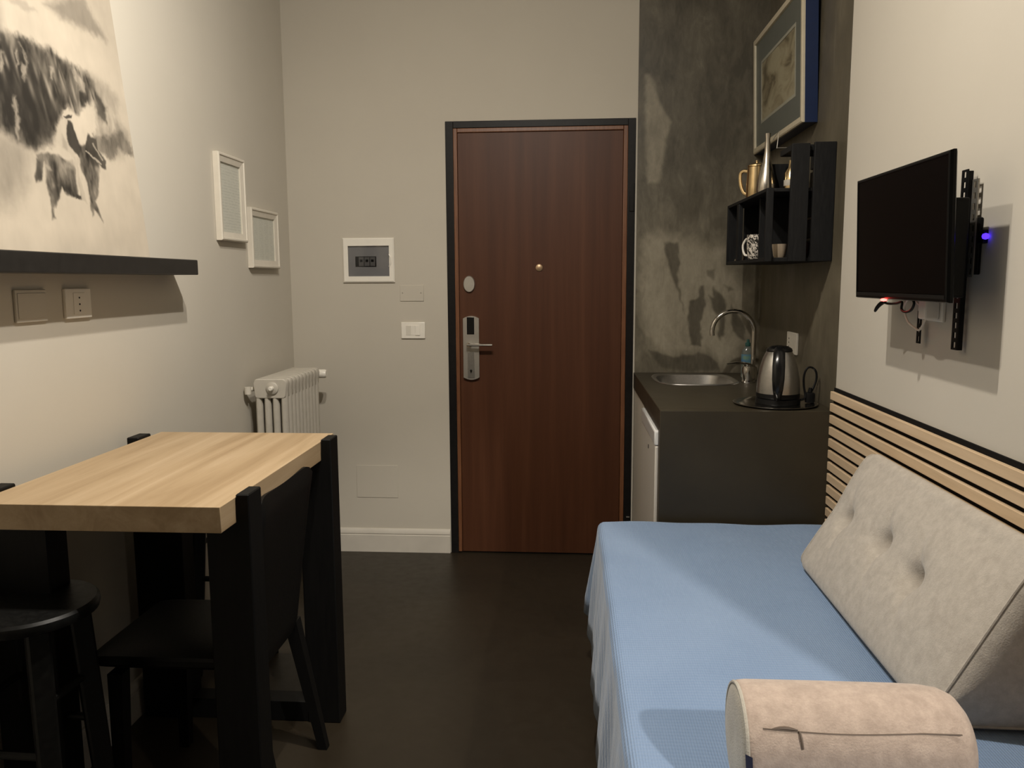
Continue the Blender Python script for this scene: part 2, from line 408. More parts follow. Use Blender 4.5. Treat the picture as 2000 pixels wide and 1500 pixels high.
# ================================================================== back wall fittings
fb = thing('fuse_box', 'white flush fuse box with smoked window left of the door', 'fuse box', (-.979, D, 1.37))
x0, x1, z0, z1 = -1.107, -.851, 1.37, 1.586; a0, a1, c0, c1 = -1.080, -.876, 1.400, 1.548
b = MB()
def rect(x0, x1, z0, z1, y): return [(x0, y, z0), (x1, y, z0), (x1, y, z1), (x0, y, z1)]
b.loft([rect(x0, x1, z0, z1, D), rect(x0, x1, z0, z1, D - .008), rect(x0 + .006, x1 - .006, z0 + .006, z1 - .006, D - .013), rect(a0, a1, c0, c1, D - .012), rect(a0, a1, c0, c1, D - .001)], caps=False)
b.build('cover_frame', MAT['white_plastic'], fb)
MB().box(a0, a1, D - .002, D, c0, c1).build('back_plate', MAT['panel_grey'], fb)
MB().box(-1.046, -.942, D - .005, D - .002, 1.447, 1.497, .001).build('breaker_slot', MAT['black_plastic'], fb)
for i in range(3):
    xb = -1.028 + i * .028
    br = MB().box(xb, xb + .0255, D - .008, D - .005, 1.450, 1.494, .001).build('breaker', MAT['breaker_grey'], fb)
    MB().box(xb + .006, xb + .019, D - .0095, D - .008, 1.470, 1.482, .001).build('toggle', MAT['black_plastic'], br)
MB().box(a0 + .001, a1 - .001, D - .0125, D - .0105, c0 + .001, c1 - .001).build('window_door', MAT['smoked_pane'], fb, 'smoked translucent window')
b = MB(); b.tube([(-.876, D - .013, 1.507), (-.868, D - .015, 1.49), (-.868, D - .015, 1.462), (-.876, D - .013, 1.447)], .003, 6)
b.build('finger_latch', MAT['white_plastic'], fb)
bp = thing('blank_cover_plate', 'blank rectangular cover plate painted wall colour, above the light switch', 'cover plate', (-.769, D, 1.278))
MB().box(-.828, -.71, D - .004, D, 1.278, 1.356, .002).build('plate', MAT['wall_back'], bp)
for x in (-.815, -.724): MB().lathe([(.003, 0), (.0025, -.0012)], (x, D - .004, 1.318), 10, 'Y').build('screw', MAT['galvanised'], bp)
sw = thing('light_switch', 'white light switch plate with three rockers beside the door', 'light switch', (-.765, D, 1.094))
MB().box(-.825, -.706, D - .009, D, 1.094, 1.175, .003).build('plate', MAT['white_plastic'], sw)
for i in range(3):
    x = -.8005 + i * .0235
    b = MB(); b.prism([(D - .009, 1.111), (D - .0105 - (.0025 if i == 2 else 0), 1.111), (D - .0125, 1.158), (D - .009, 1.158)], 'X', x, x + .0225)
    b.build('rocker', MAT['ivory_plastic'] if i == 0 else MAT['white_plastic'], sw)
ah = thing('access_hatch', 'square access panel painted into the wall above the baseboard', 'wall panel', (-.967, D, .283))
MB().box(-1.073, -.861, D - .003, D, .283, .451, .0015).build('panel', MAT['wall_back'], ah)

# ================================================================== left wall: shelf, poster, sockets, frames
MB().box(L, -1.270, .9, 2.715, 1.4015, 1.4525, .003).build('wall_shelf', MAT['shelf_black'], None, 'long black floating shelf under the horse poster', 'shelf')
PS={
 'rump_light':[(1.976,0.273),(1.999,0.268),(2.009,0.256),(1.992,0.256),(1.979,0.264)],
 'hind_leg':[(2.031,0.213),(2.018,0.175),(1.995,0.146),(1.992,0.172),(1.986,0.195)],
 'front_leg':[(2.149,0.173),(2.169,0.176),(2.158,0.131),(2.151,0.129)],
 'boot':[(2.093,0.197),(2.114,0.19),(2.113,0.179),(2.087,0.179)],
 'rein':[(2.166,0.349),(2.172,0.352),(2.241,0.318),(2.234,0.313)],
 'bridle':[(2.206,0.383),(2.213,0.386),(2.25,0.334),(2.243,0.33)],
 'sleeve':[(2.073,0.382),(2.091,0.362),(2.088,0.334),(2.067,0.342)],
 'arm':[(2.098,0.351),(2.116,0.328),(2.104,0.318),(2.09,0.333)],
 'tail_dark':[(1.952,0.283),(1.967,0.276),(1.957,0.224),(1.936,0.212),(1.933,0.225)],
 'neck_dark':[(2.176,0.369),(2.208,0.386),(2.229,0.348),(2.225,0.306),(2.19,0.305),(2.175,0.333)],
 'saddle':[(2.061,0.293),(2.101,0.31),(2.111,0.294),(2.093,0.274),(2.063,0.274)],
 'herd':[(1.864,0.631),(1.894,0.629),(1.964,0.654),(2.025,0.648),(2.086,0.65),(2.14,0.634),(2.234,0.624),(2.271,0.593),(2.274,0.542),(2.209,0.514),(2.157,0.471),(2.112,0.48),(2.078,0.442),(2.05,0.402),(2.026,0.349),(1.964,0.313),(1.929,0.311),(1.887,0.32),(1.864,0.338),(1.835,0.344),(1.803,0.337)],
 'herd_core':[(1.855,0.585),(1.887,0.596),(1.925,0.627),(1.959,0.608),(1.999,0.58),(2.043,0.537),(2.094,0.514),(2.071,0.44),(2.023,0.362),(1.951,0.333),(1.901,0.359),(1.871,0.418),(1.859,0.458),(1.826,0.449)],
 'herd_right':[(2.234,0.624),(2.336,0.612),(2.377,0.58),(2.372,0.491),(2.414,0.456),(2.416,0.395),(2.304,0.341),(2.235,0.376),(2.215,0.413),(2.253,0.515)],
 'horse_dark_neck':[(2.258,0.569),(2.285,0.555),(2.309,0.53),(2.296,0.473),(2.273,0.473),(2.256,0.495)],
 'horse_behind':[(2.215,0.413),(2.291,0.419),(2.365,0.462),(2.407,0.427),(2.423,0.385),(2.378,0.376),(2.342,0.397),(2.304,0.341),(2.239,0.361)],
 'white_horse':[(2.131,0.445),(2.18,0.482),(2.217,0.516),(2.24,0.491),(2.248,0.446),(2.212,0.402),(2.162,0.372),(2.145,0.388)],
 'mountain':[(2.093,0.795),(2.173,0.842),(2.282,0.896),(2.314,0.848),(2.368,0.78),(2.269,0.779),(2.172,0.778)],
 'mountain2':[(1.941,0.751),(1.988,0.771),(2.054,0.756),(2.029,0.746),(1.977,0.744)],
 'dust':[(1.801,0.324),(1.863,0.328),(1.913,0.312),(1.928,0.279),(1.9,0.224),(1.873,0.175),(1.831,0.13),(1.757,0.114)],
 'torso':[(2.053,0.402),(2.083,0.433),(2.111,0.442),(2.097,0.368),(2.105,0.33),(2.061,0.337),(2.046,0.353)],
 'vest':[(2.109,0.437),(2.129,0.434),(2.138,0.387),(2.152,0.354),(2.137,0.321),(2.119,0.333),(2.097,0.353),(2.093,0.392)],
 'hat':[(2.088,0.442),(2.098,0.466),(2.119,0.48),(2.123,0.464),(2.134,0.459),(2.122,0.447)],
 'brim':[(2.093,0.445),(2.113,0.454),(2.134,0.456),(2.129,0.446),(2.104,0.441)],
 'horse_rear':[(1.955,0.297),(1.993,0.309),(2.044,0.316),(2.072,0.3),(2.109,0.286),(2.103,0.231),(2.102,0.181),(2.079,0.183),(2.054,0.189),(2.033,0.211),(2.012,0.17),(1.986,0.138),(1.988,0.105),(1.972,0.104),(1.98,0.166),(1.975,0.212),(1.98,0.251),(1.981,0.279),(1.957,0.224),(1.934,0.211),(1.931,0.224),(1.951,0.264)],
 'horse_front':[(2.131,0.355),(2.177,0.374),(2.216,0.388),(2.229,0.348),(2.226,0.301),(2.195,0.202),(2.177,0.184),(2.19,0.149),(2.201,0.114),(2.18,0.138),(2.151,0.166),(2.153,0.238),(2.135,0.281)],
 'horse_head':[(2.193,0.414),(2.205,0.401),(2.231,0.404),(2.233,0.365),(2.263,0.334),(2.256,0.303),(2.235,0.307),(2.21,0.329),(2.185,0.345),(2.177,0.374)],
 'chaps':[(2.11,0.321),(2.132,0.315),(2.128,0.234),(2.137,0.17),(2.115,0.177),(2.107,0.231)],
 'hi1':[(1.896,0.664),(1.913,0.671),(1.936,0.653),(1.927,0.647)],
 'hi2':[(1.964,0.632),(1.973,0.621),(1.986,0.576),(1.977,0.573)],
 'hi3':[(1.956,0.566),(1.979,0.569),(1.967,0.524),(1.952,0.52)],
 'hi4':[(2.07,0.593),(2.086,0.593),(2.075,0.556),(2.066,0.558)],
 'hi5':[(2.163,0.617),(2.185,0.624),(2.22,0.579),(2.214,0.552),(2.19,0.555)],
 'hi6':[(1.902,0.452),(1.916,0.456),(1.902,0.337),(1.891,0.33),(1.896,0.398)],
 'hi7':[(2.281,0.475),(2.304,0.475),(2.29,0.429),(2.279,0.432)],
 'hi8':[(2.343,0.506),(2.378,0.514),(2.371,0.485),(2.342,0.484)],
 'hi9':[(1.884,0.582),(1.895,0.581),(1.88,0.525),(1.867,0.512)],
 'hi10':[(1.944,0.603),(1.953,0.606),(1.947,0.563),(1.936,0.551)],
}
def make_poster():
    H, Wd = 360, 430
    Y0, Y1 = 1.50, 2.424; T = 1.0
    yy = np.linspace(Y0, Y1, Wd)[None, :].repeat(H, 0); tt = np.linspace(0, T, H)[:, None].repeat(Wd, 1)
    rs = np.random.RandomState(7)
    def fbm(sx, sy, oct=4):
        out = np.zeros((H, Wd)); amp = 1; tot = 0
        for o in range(oct):
            gx, gy = int(sx * 2 ** o) + 2, int(sy * 2 ** o) + 2
            g = rs.rand(gy, gx)
            u = np.linspace(0, gx - 1.001, Wd); v = np.linspace(0, gy - 1.001, H)
            iu, iv = u.astype(int), v.astype(int); fu, fv = u - iu, v - iv
            fu = fu * fu * (3 - 2 * fu); fv = fv * fv * (3 - 2 * fv)
            a = g[np.ix_(iv, iu)] * (1 - fu) + g[np.ix_(iv, iu + 1)] * fu
            c = g[np.ix_(iv + 1, iu)] * (1 - fu) + g[np.ix_(iv + 1, iu + 1)] * fu
            out += amp * (a * (1 - fv)[:, None] + c * fv[:, None]); tot += amp; amp *= .55
        return out / tot
    n3w, n4w = fbm(60, 50, 3), fbm(60, 50, 3); warp = .010
    def mask(key, soft):
        nonlocal warp
        p = np.array(PS[key]); ins = np.zeros((H, Wd), bool); dist = np.full((H, Wd), 9.0); n = len(p)
        X, Yv = yy + warp * (n3w - .5) * 2, tt * .8 + warp * (n4w - .5) * 2
        for i in range(n):
            ax, ay = p[i][0], p[i][1] * .8; bx, by = p[(i + 1) % n][0], p[(i + 1) % n][1] * .8
            cond = ((ay > Yv) != (by > Yv))
            with np.errstate(divide='ignore', invalid='ignore'):
                xi = ax + (Yv - ay) * (bx - ax) / (by - ay if by != ay else 1e-9)
            ins ^= cond & (X < xi)
            dx, dy = bx - ax, by - ay; q = np.clip(((X - ax) * dx + (Yv - ay) * dy) / (dx * dx + dy * dy + 1e-12), 0, 1)
            dist = np.minimum(dist, np.hypot(X - ax - q * dx, Yv - ay - q * dy))
        sd = np.where(ins, dist, -dist)
        s = np.clip(sd / (2 * soft) + .5, 0, 1); return s * s * (3 - 2 * s)
    n1 = fbm(6, 6); n2 = fbm(40, 14); n3 = fbm(12, 9)
    tone = .80 + .16 * (n1 - .5) + .06 * (n2 - .5)
    tone -= .10 * np.clip((.25 - np.abs(tt - .33)) * 4, 0, 1) * np.clip((2.25 - yy) * 3, 0, 1)
    tone -= .13 * np.clip((tt - .62) * 4, 0, 1)
    def lay(key, val, soft, op=1.0, tex=0.0):
        nonlocal tone
        m = mask(key, soft) * op; tone = tone * (1 - m) + (val + tex * (n2 - .5)) * m
    # herd going on to the left, outside the view
    herd_left = np.clip((1.93 - yy) * 12, 0, 1) * np.clip((.78 - tt) * 14, 0, 1) * np.clip((tt - .40) * 8, 0, 1)
    tone = tone * (1 - herd_left * .85) + (.16 + .25 * (n2 - .5)) * herd_left * .85
    lay('dust', .45, .045, .7, .2); lay('mountain', .42, .018, .85, .1); lay('mountain2', .55, .008, .7)
    lay('herd', .20, .016, .95, .6); lay('herd_core', .03, .034, .9, .2); lay('herd_right', .55, .025, .8, .5)
    hm = mask('herd', .012)
    for q in range(150):            # necks, manes and muzzles of the herd
        cy = rs.uniform(1.84, 2.28); ct = rs.uniform(.42, .86); w_ = rs.uniform(.003, .009); h_ = rs.uniform(.012, .045); sl_ = rs.uniform(-.35, .2)
        dy_ = yy - cy - sl_ * (tt - ct) * .8; m_ = np.exp(-(dy_ / w_) ** 2 - ((tt - ct) * .8 / h_) ** 2) * hm
        val = rs.choice([.04, .05, .10, .5, .72], p=[.3, .2, .15, .2, .15]); m_ = m_ * (.8 if val < .3 else .55)
        tone = tone * (1 - m_) + val * m_
    lay('white_horse', .82, .008, .95, .1); lay('horse_dark_neck', .20, .010, .9, .3); lay('horse_behind', .33, .008, .85, .4)
    for i in range(1, 11): lay('hi%d' % i, .72, .007, .6, .3)
    warp = .0045
    lay('horse_rear', .27, .005, .95, .8); lay('hind_leg', .16, .006, .8, .3); lay('tail_dark', .12, .006, .8, .2); lay('rump_light', .62, .004, .7); lay('saddle', .55, .006, .7, .3)
    lay('horse_front', .28, .005, .95, .9); lay('front_leg', .3, .005, .8); lay('neck_dark', .10, .008, .8, .2); lay('horse_head', .13, .004, .95, .2); lay('rein', .72, .0018, .8); lay('bridle', .66, .0018, .7)
    lay('torso', .72, .005, .95, .12); lay('vest', .10, .004, .95, .1); lay('hat', .78, .003, .95); lay('brim', .12, .0025, .95); lay('chaps', .66, .004, .9, .5); lay('sleeve', .5, .006, .6); lay('arm', .7, .004, .8); lay('boot', .08, .003, .9)
    tone = np.clip(tone, .03, 1)[..., None]
    dark, light = np.array([.016, .0135, .0105]), np.array([.68, .595, .475])
    rgb = dark * (1 - tone ** 1.5) + light * tone ** 1.5
    # panel leaning: bottom on the shelf, top against the wall
    def P(y, t, off=0.0): return (-1.285 - .08 * t - off, y, 1.4535 + .8 * t)
    verts = [P(yy[i, j], tt[i, j]) for i in range(H) for j in range(Wd)]
    faces = [(i * Wd + j, i * Wd + j + 1, (i + 1) * Wd + j + 1, (i + 1) * Wd + j) for i in range(H - 1) for j in range(Wd - 1)]
    me = bpy.data.meshes.new('print'); me.from_pydata(verts, [], faces); me.update()
    ca = me.color_attributes.new('print', 'FLOAT_COLOR', 'POINT')
    ca.data.foreach_set('color', np.concatenate([rgb, np.ones((H, Wd, 1))], 2).astype(np.float32).ravel())
    root = thing('poster', 'large sepia print of a rider and horse herd leaning on the black shelf', 'poster', (-1.29, (Y0 + Y1) / 2, 1.4535))
    pr_ = finish('print', me, MAT['poster'], root, 'sepia print of a rider before a herd of horses', smooth=False)
    b = MB(); b.loft([[P(Y0, 0, .0004), P(Y1, 0, .0004), P(Y1, T, .0004), P(Y0, T, .0004)], [P(Y0, 0, .004), P(Y1, 0, .004), P(Y1, T, .004), P(Y0, T, .004)]])
    b.build('backing_board', MAT['frame_cream'], root, smooth=False)
make_poster()

so = thing('wall_socket', 'white wall socket with three pin holes below the black shelf', 'socket', (L, 2.172, 1.279))
MB().box(L, L + .010, 2.113, 2.232, 1.279, 1.362, .003).build('plate', MAT['white_plastic'], so)
MB().box(L + .010, L + .0115, 2.147, 2.199, 1.290, 1.350, .001).build('insert', MAT['white_plastic'], so)
for dz in (-.018, 0, .018): MB().lathe([(.0028, .0), (.0026, .001)], (L + .0115, 2.173, 1.318 + dz), 10, 'X').build('pin_hole', MAT['black_plastic'], so)
bc = thing('blank_cover_plate', 'blank square cover plate painted wall colour, left of the wall socket', 'cover plate', (L, 1.976, 1.278))
MB().box(L, L + .008, 1.915, 2.037, 1.278, 1.361, .003).build('plate', MAT['wall'], bc)
MB().box(L + .008, L + .0095, 1.922, 2.030, 1.288, 1.352, .001).build('lid', MAT['wall'], bc)

def doc_frame(y0, y1, z0, z1, label, key, wd):
    f = thing('document_frame', label, 'picture frame', (L, (y0 + y1) / 2, z0), 'framed notices on the left wall')
    X = lambda d: L + d
    def rc(a, d): return [(X(d), y0 + a, z0 + a), (X(d), y1 - a, z0 + a), (X(d), y1 - a, z1 - a), (X(d), y0 + a, z1 - a)]
    b = MB(); b.loft([rc(0, .001), rc(0, .022), rc(.004, .026), rc(.010, .026), rc(.012, .022), rc(wd, .017), rc(wd, .010)], caps=False)
    b.build('frame', MAT['frame_white'], f, smooth=False)
    MB().box(L + .001, L + .009, y0 + .004, y1 - .004, z0 + .004, z1 - .004).build('backing_board', MAT['frame_white'], f)
    MB().box(L + .009, L + .0105, y0 + wd - .003, y1 - wd + .003, z0 + wd - .003, z1 - wd + .003).build('printed_sheet', MAT[key], f)
    MB().box(L + .012, L + .0135, y0 + wd - .001, y1 - wd + .001, z0 + wd - .001, z1 - wd + .001).build('glass_pane', MAT['glass_pane'], f)
doc_frame(3.108, 3.365, 1.540, 1.879, 'taller white framed notice, higher of the two beside the poster', 'sheet_text', .034)
doc_frame(3.412, 3.735, 1.437, 1.694, 'lower white framed table of small print nearest the corner', 'sheet_table', .034)

# ================================================================== radiator
rad = thing('radiator', 'grey column radiator in the corner behind the table', 'radiator', (-1.255, 3.5, 0))
ry0, rn, rp = 3.285, 10, .046
def rad_section():
    b = MB(); xs = [-1.310, -1.273, -1.237, -1.200]
    for x in xs: b.loft([[(x + .0148 * math.cos(a), .0215 * math.sin(a), z) for a in [2 * PI * i / 10 for i in range(10)]] for z in (.16, .92)], caps=False)
    for z0, z1 in ((.885, .972), (.115, .19)):
        rings = []
        for y, s in ((-.0225, .006), (-.018, 0), (.018, 0), (.0225, .006)):
            pts = []
            for cx, cz, a0 in ((-1.200, z1 - .024, 0), (-1.310, z1 - .024, PI / 2), (-1.310, z0 + .018, PI), (-1.200, z0 + .018, 1.5 * PI)):
                rr = (.0225 if cz > (z0 + z1) / 2 else .016) - s * .6
                for i in range(5):
                    a = a0 + PI / 2 * i / 4; pts.append((cx + rr * math.cos(a) * .75, y, cz + rr * math.sin(a)))
            rings.append(pts)
        b.loft(rings)
    return b
sec = rad_section().build('section', MAT['radiator_enamel'], rad)
off = sec.matrix_world
for v_ in sec.data.vertices: v_.co.y += root_loc(rad).y      # section mesh is centred on its own slot
sec.location.y = ry0 + rp / 2 - 3.5
for i in range(1, rn):
    c_ = sec.copy(); COL.objects.link(c_); c_.parent = rad; c_.location.y = ry0 + rp / 2 - 3.5 + i * rp
ry1 = ry0 + rn * rp
MB().lathe([(.026, 0), (.026, -.006), (.020, -.010)], (-1.243, ry0, .932), 18, 'Y').build('end_boss', MAT['radiator_enamel'], rad)
MB().lathe([(.010, -.009), (.010, -.026), (.007, -.029)], (-1.243, ry0, .932), 14, 'Y').build('bleed_plug', MAT['white_plastic'], rad)
b = MB(); b.tube([(-1.333, ry0 + .03, .925), (-1.352, ry0 + .005, .925), (-1.352, ry0 + .005, .905)], .010, 10); b.cyl((-1.352, ry0 + .005, .935), (-1.352, ry0 + .005, .905), .014, n=12)
b.build('wall_bracket', MAT['white_lacquer'], rad)
b = MB(); b.cyl((-1.255, ry1, .935), (-1.255, ry1 + .06, .935), .013); b.cyl((-1.255, ry1 + .045, .935), (-1.215, ry1 + .045, .935), .013)
vb = b.build('valve_body', MAT['galvanised'], rad)
MB().lathe([(.019, 0), (.021, .006), (.021, .050), (.017, .058)], (-1.222, ry1 + .045, .935), 16, 'X').build('valve_knob', MAT['white_plastic'], vb)
for y in (ry0 + .07, ry1 - .07):
    for x in (-1.30, -1.21): MB().cyl((x, y, 0), (x, y, .125), .012, n=10).build('foot', MAT['radiator_enamel'], rad)

# ================================================================== table
tb = thing('dining_table', 'high oak-topped table with black plank legs against the left wall', 'table', (-1.025, 2.047, 0))
tx0, tx1, ty0, ty1 = -1.307, -.742, 1.6265, 2.467
MB().box(tx0, tx1, ty0, ty1, .842, .900, .0015).build('table_top', MAT['oak_top'], tb, 'pale oak table top')
for (ya, yb) in ((1.705, 1.78), (2.33, 2.405)):
    for side in (0, 1):
        if side: P = [(-.813, 0), (-.711, 0), (-.711, .907), (tx1 + .0008, .907), (tx1 + .0008, .8412), (-.813, .8412)]
        else: P = [(-1.19, 0), (-1.345, 0), (-1.345, .907), (tx0 - .0008, .907), (tx0 - .0008, .8412), (-1.19, .8412)]
        b = MB(); b.prism(P, 'Y', ya, yb)
        bmesh.ops.bevel(b.bm, geom=b.bm.edges[:], offset=.0025, segments=1, affect='EDGES'); b.build('leg', MAT['black_wood'], tb)
    MB().box(-1.1895, -.8135, ya + .004, yb - .004, .002, .066, .002).build('foot_beam', MAT['black_wood'], tb)

# ================================================================== stools and chair
def make_stool(loc, label, rot):
    s = thing('bar_stool', label, 'stool', loc, 'round black stools at the table')
    X, Y = loc[0], loc[1]
    MB().lathe([(.02, .632), (.125, .634), (.143, .642), (.1455, .652), (.1445, .662), (.139, .668), (.110, .6665), (.0, .6655)], (X, Y, 0), 48).build('seat', MAT['stool'], s)
    tops, bots = [], []
    for k_ in range(4):
        a = rot + k_ * PI / 2
        t = Vector((X + .098 * math.cos(a), Y + .098 * math.sin(a), .638)); g = Vector((X + .140 * math.cos(a), Y + .140 * math.sin(a), 0))
        tops.append(t); bots.append(g)
        b = MB(); u = Vector((math.cos(a), math.sin(a), 0)); v = Vector((-u.y, u.x, 0)); rings = []
        for q, hw in ((t, .023), (t.lerp(g, .5), .022), (g, .019)):
            rings.append([q + u * hw * sx + v * hw * sy for sx, sy in ((-1, -.8), (-.8, -1), (.8, -1), (1, -.8), (1, .8), (.8, 1), (-.8, 1), (-1, .8))])
        b.loft(rings).build('leg', MAT['stool'], s)
    for k_ in range(4):
        f_ = .27 if k_ % 2 else .45
        MB().cyl(tops[k_].lerp(bots[k_], f_), tops[(k_ + 1) % 4].lerp(bots[(k_ + 1) % 4], f_), .0095, n=10).build('rung', MAT['stool'], s)
    return s
make_stool((-1.208, 1.650, 0), 'round black wooden stool at the near end of the table', .75)
make_stool((-1.205, 2.700, 0), 'round black stool at the far end of the table by the radiator', .75)

ch = thing('dining_chair', 'black leather chair tucked under the table, its back to the room', 'chair', (-.97, 2.01, 0))
def pad(c0, c1, c2, c3, th, n, nu=14, nv=14, crown=.0, rnd=.06):
    """soft pad: bilinear quad c0..c3 thickened along n, rounded edges"""
    c0, c1, c2, c3, n = map(Vector, (c0, c1, c2, c3, n)); n.normalize(); b = MB(); g = [[], []]
    def sm(s): return 1 - (abs(2 * s - 1)) ** 6
    for k_, sg in enumerate((1, -1)):
        for i in range(nu + 1):
            row = []
            for j in range(nv + 1):
                u = .5 - .5 * math.cos(PI * i / nu); v = .5 - .5 * math.cos(PI * j / nv)
                p = c0.lerp(c1, u).lerp(c3.lerp(c2, u), v)
                h = th * .5 * (.25 + .75 * math.sqrt(max(0, sm(u) * sm(v)))) + (crown * sm(u) * sm(v) * (16 * u * (1 - u) * v * (1 - v)) if sg == 1 else 0)
                row.append(b.bm.verts.new(p + n * sg * h))
            g[k_].append(row)
    for k_ in (0, 1):
        for i in range(nu):
            for j in range(nv): b.bm.faces.new((g[k_][i][j], g[k_][i + 1][j], g[k_][i + 1][j + 1], g[k_][i][j + 1]))
    per = [(i, 0) for i in range(nu)] + [(nu, j) for j in range(nv)] + [(i, nv) for i in range(nu, 0, -1)] + [(0, j) for j in range(nv, 0, -1)]
    for q in range(len(per)):
        (i, j), (i2, j2) = per[q], per[(q + 1) % len(per)]
        b.bm.faces.new((g[0][i][j], g[0][i2][j2], g[1][i2][j2], g[1][i][j]))
    return b
pad((-1.20, 1.835, .435), (-.815, 1.835, .435), (-.815, 2.205, .435), (-1.20, 2.205, .435), .055, (0, 0, 1), crown=.008).build('seat', MAT['leather'], ch, angle=60)
# back: leans out, rounded top corners, slight dip in the top edge
b = MB(); g = [[], []]; nu, nv = 20, 18
for k_, sg in enumerate((1, -1)):
    for i in range(nu + 1):
        row = []
        for j in range(nv + 1):
            u = i / nu; v = j / nv; yv = 1.815 + .395 * u
            top = .868 - .012 * math.sin(PI * u) - .03 * (abs(2 * u - 1) ** 10)
            z = .37 + (top - .37) * v
            taper = 1 - .05 * (1 - v)
            yv = 2.0125 + (yv - 2.0125) * taper
            x = -.800 + .065 * (v ** 1.1) - .012 * math.sin(PI * u) * v
            h = .018 * (.3 + .7 * math.sqrt(max(0, (1 - abs(2 * u - 1) ** 8) * (1 - abs(2 * v - 1) ** 12))))
            row.append(b.bm.verts.new((x + sg * h, yv, z)))
        g[k_].append(row)
for k_ in (0, 1):
    for i in range(nu):
        for j in range(nv): b.bm.faces.new((g[k_][i][j], g[k_][i + 1][j], g[k_][i + 1][j + 1], g[k_][i][j + 1]))
per = [(i, 0) for i in range(nu)] + [(nu, j) for j in range(nv)] + [(i, nv) for i in range(nu, 0, -1)] + [(0, j) for j in range(nv, 0, -1)]
for q in range(len(per)):
    (i, j), (i2, j2) = per[q], per[(q + 1) % len(per)]
    b.bm.faces.new((g[0][i][j], g[0][i2][j2], g[1][i2][j2], g[1][i][j]))
b.build('backrest', MAT['leather'], ch, angle=60)
def sqleg(a, c, h0, h1):
    a, c = Vector(a), Vector(c)
    return MB().loft([[(a.x + sx * h0, a.y + sy * h0, a.z) for sx, sy in ((-1, -1), (1, -1), (1, 1), (-1, 1))], [(c.x + sx * h1, c.y + sy * h1, c.z) for sx, sy in ((-1, -1), (1, -1), (1, 1), (-1, 1))]])
for y in (1.85, 2.187):
    sqleg((-.800, y, .405), (-.722, y + (.01 if y > 2 else -.01), 0), .019, .013).build('leg', MAT['black_wood'], ch)
    sqleg((-1.13, y, .405), (-1.14, y, 0), .019, .014).build('leg', MAT['black_wood'], ch)

# ================================================================== stained plaster face of the kitchen niche
CS={
 'light':[(0.339,1.57),(0.436,1.6),(0.571,1.568),(0.736,1.518),(0.738,1.445),(0.845,1.322),(0.846,1.087),(0.817,1.031),(0.757,0.987),(0.727,0.962),(0.67,1.037),(0.583,1.024),(0.484,1.012),(0.39,1.043),(0.35,1.212)],  # pale plaster; right edge drawn along the crate's cast shadow
 'd1':[(0.452,1.551),(0.516,1.551),(0.531,1.459),(0.52,1.398),(0.534,1.305),(0.557,1.212),(0.515,1.336),(0.482,1.429),(0.46,1.496)],
 'd2':[(0.578,1.274),(0.614,1.286),(0.631,1.348),(0.64,1.348),(0.654,1.274),(0.635,1.174),(0.63,1.131),(0.646,1.1),(0.632,1.056),(0.589,1.062),(0.574,1.181)],
 'd3':[(0.689,1.341),(0.718,1.311),(0.749,1.273),(0.748,1.212),(0.747,1.118),(0.727,1.087),(0.716,1.125),(0.721,1.181),(0.695,1.23),(0.669,1.305),(0.687,1.292)],
 'd4':[(0.774,1.261),(0.796,1.224),(0.838,1.162),(0.846,1.087),(0.815,1.1),(0.787,1.131),(0.779,1.205)],
 'd5':[(0.741,1.353),(0.79,1.329),(0.76,1.317)],
 'd6':[(0.654,1.421),(0.696,1.421),(0.691,1.372),(0.654,1.397)],
 'd7':[(0.39,1.037),(0.472,1.012),(0.528,1.005),(0.627,1.024),(0.683,1.006),(0.721,0.974),(0.728,0.943),(0.573,0.936),(0.448,0.955)],
 'd8':[(0.66,1.634),(0.731,1.7),(0.733,1.615),(0.679,1.622)],
 'upper':[(0.352,2.321),(0.377,2.326),(0.413,2.215),(0.472,2.103),(0.451,1.992),(0.426,1.835),(0.368,1.83),(0.352,2.105)],
 'spot':[(0.602,2.554),(0.641,2.553),(0.637,2.488),(0.604,2.495)],
 'spot2':[(0.641,2.254),(0.666,2.254),(0.659,2.21),(0.644,2.216)],
}
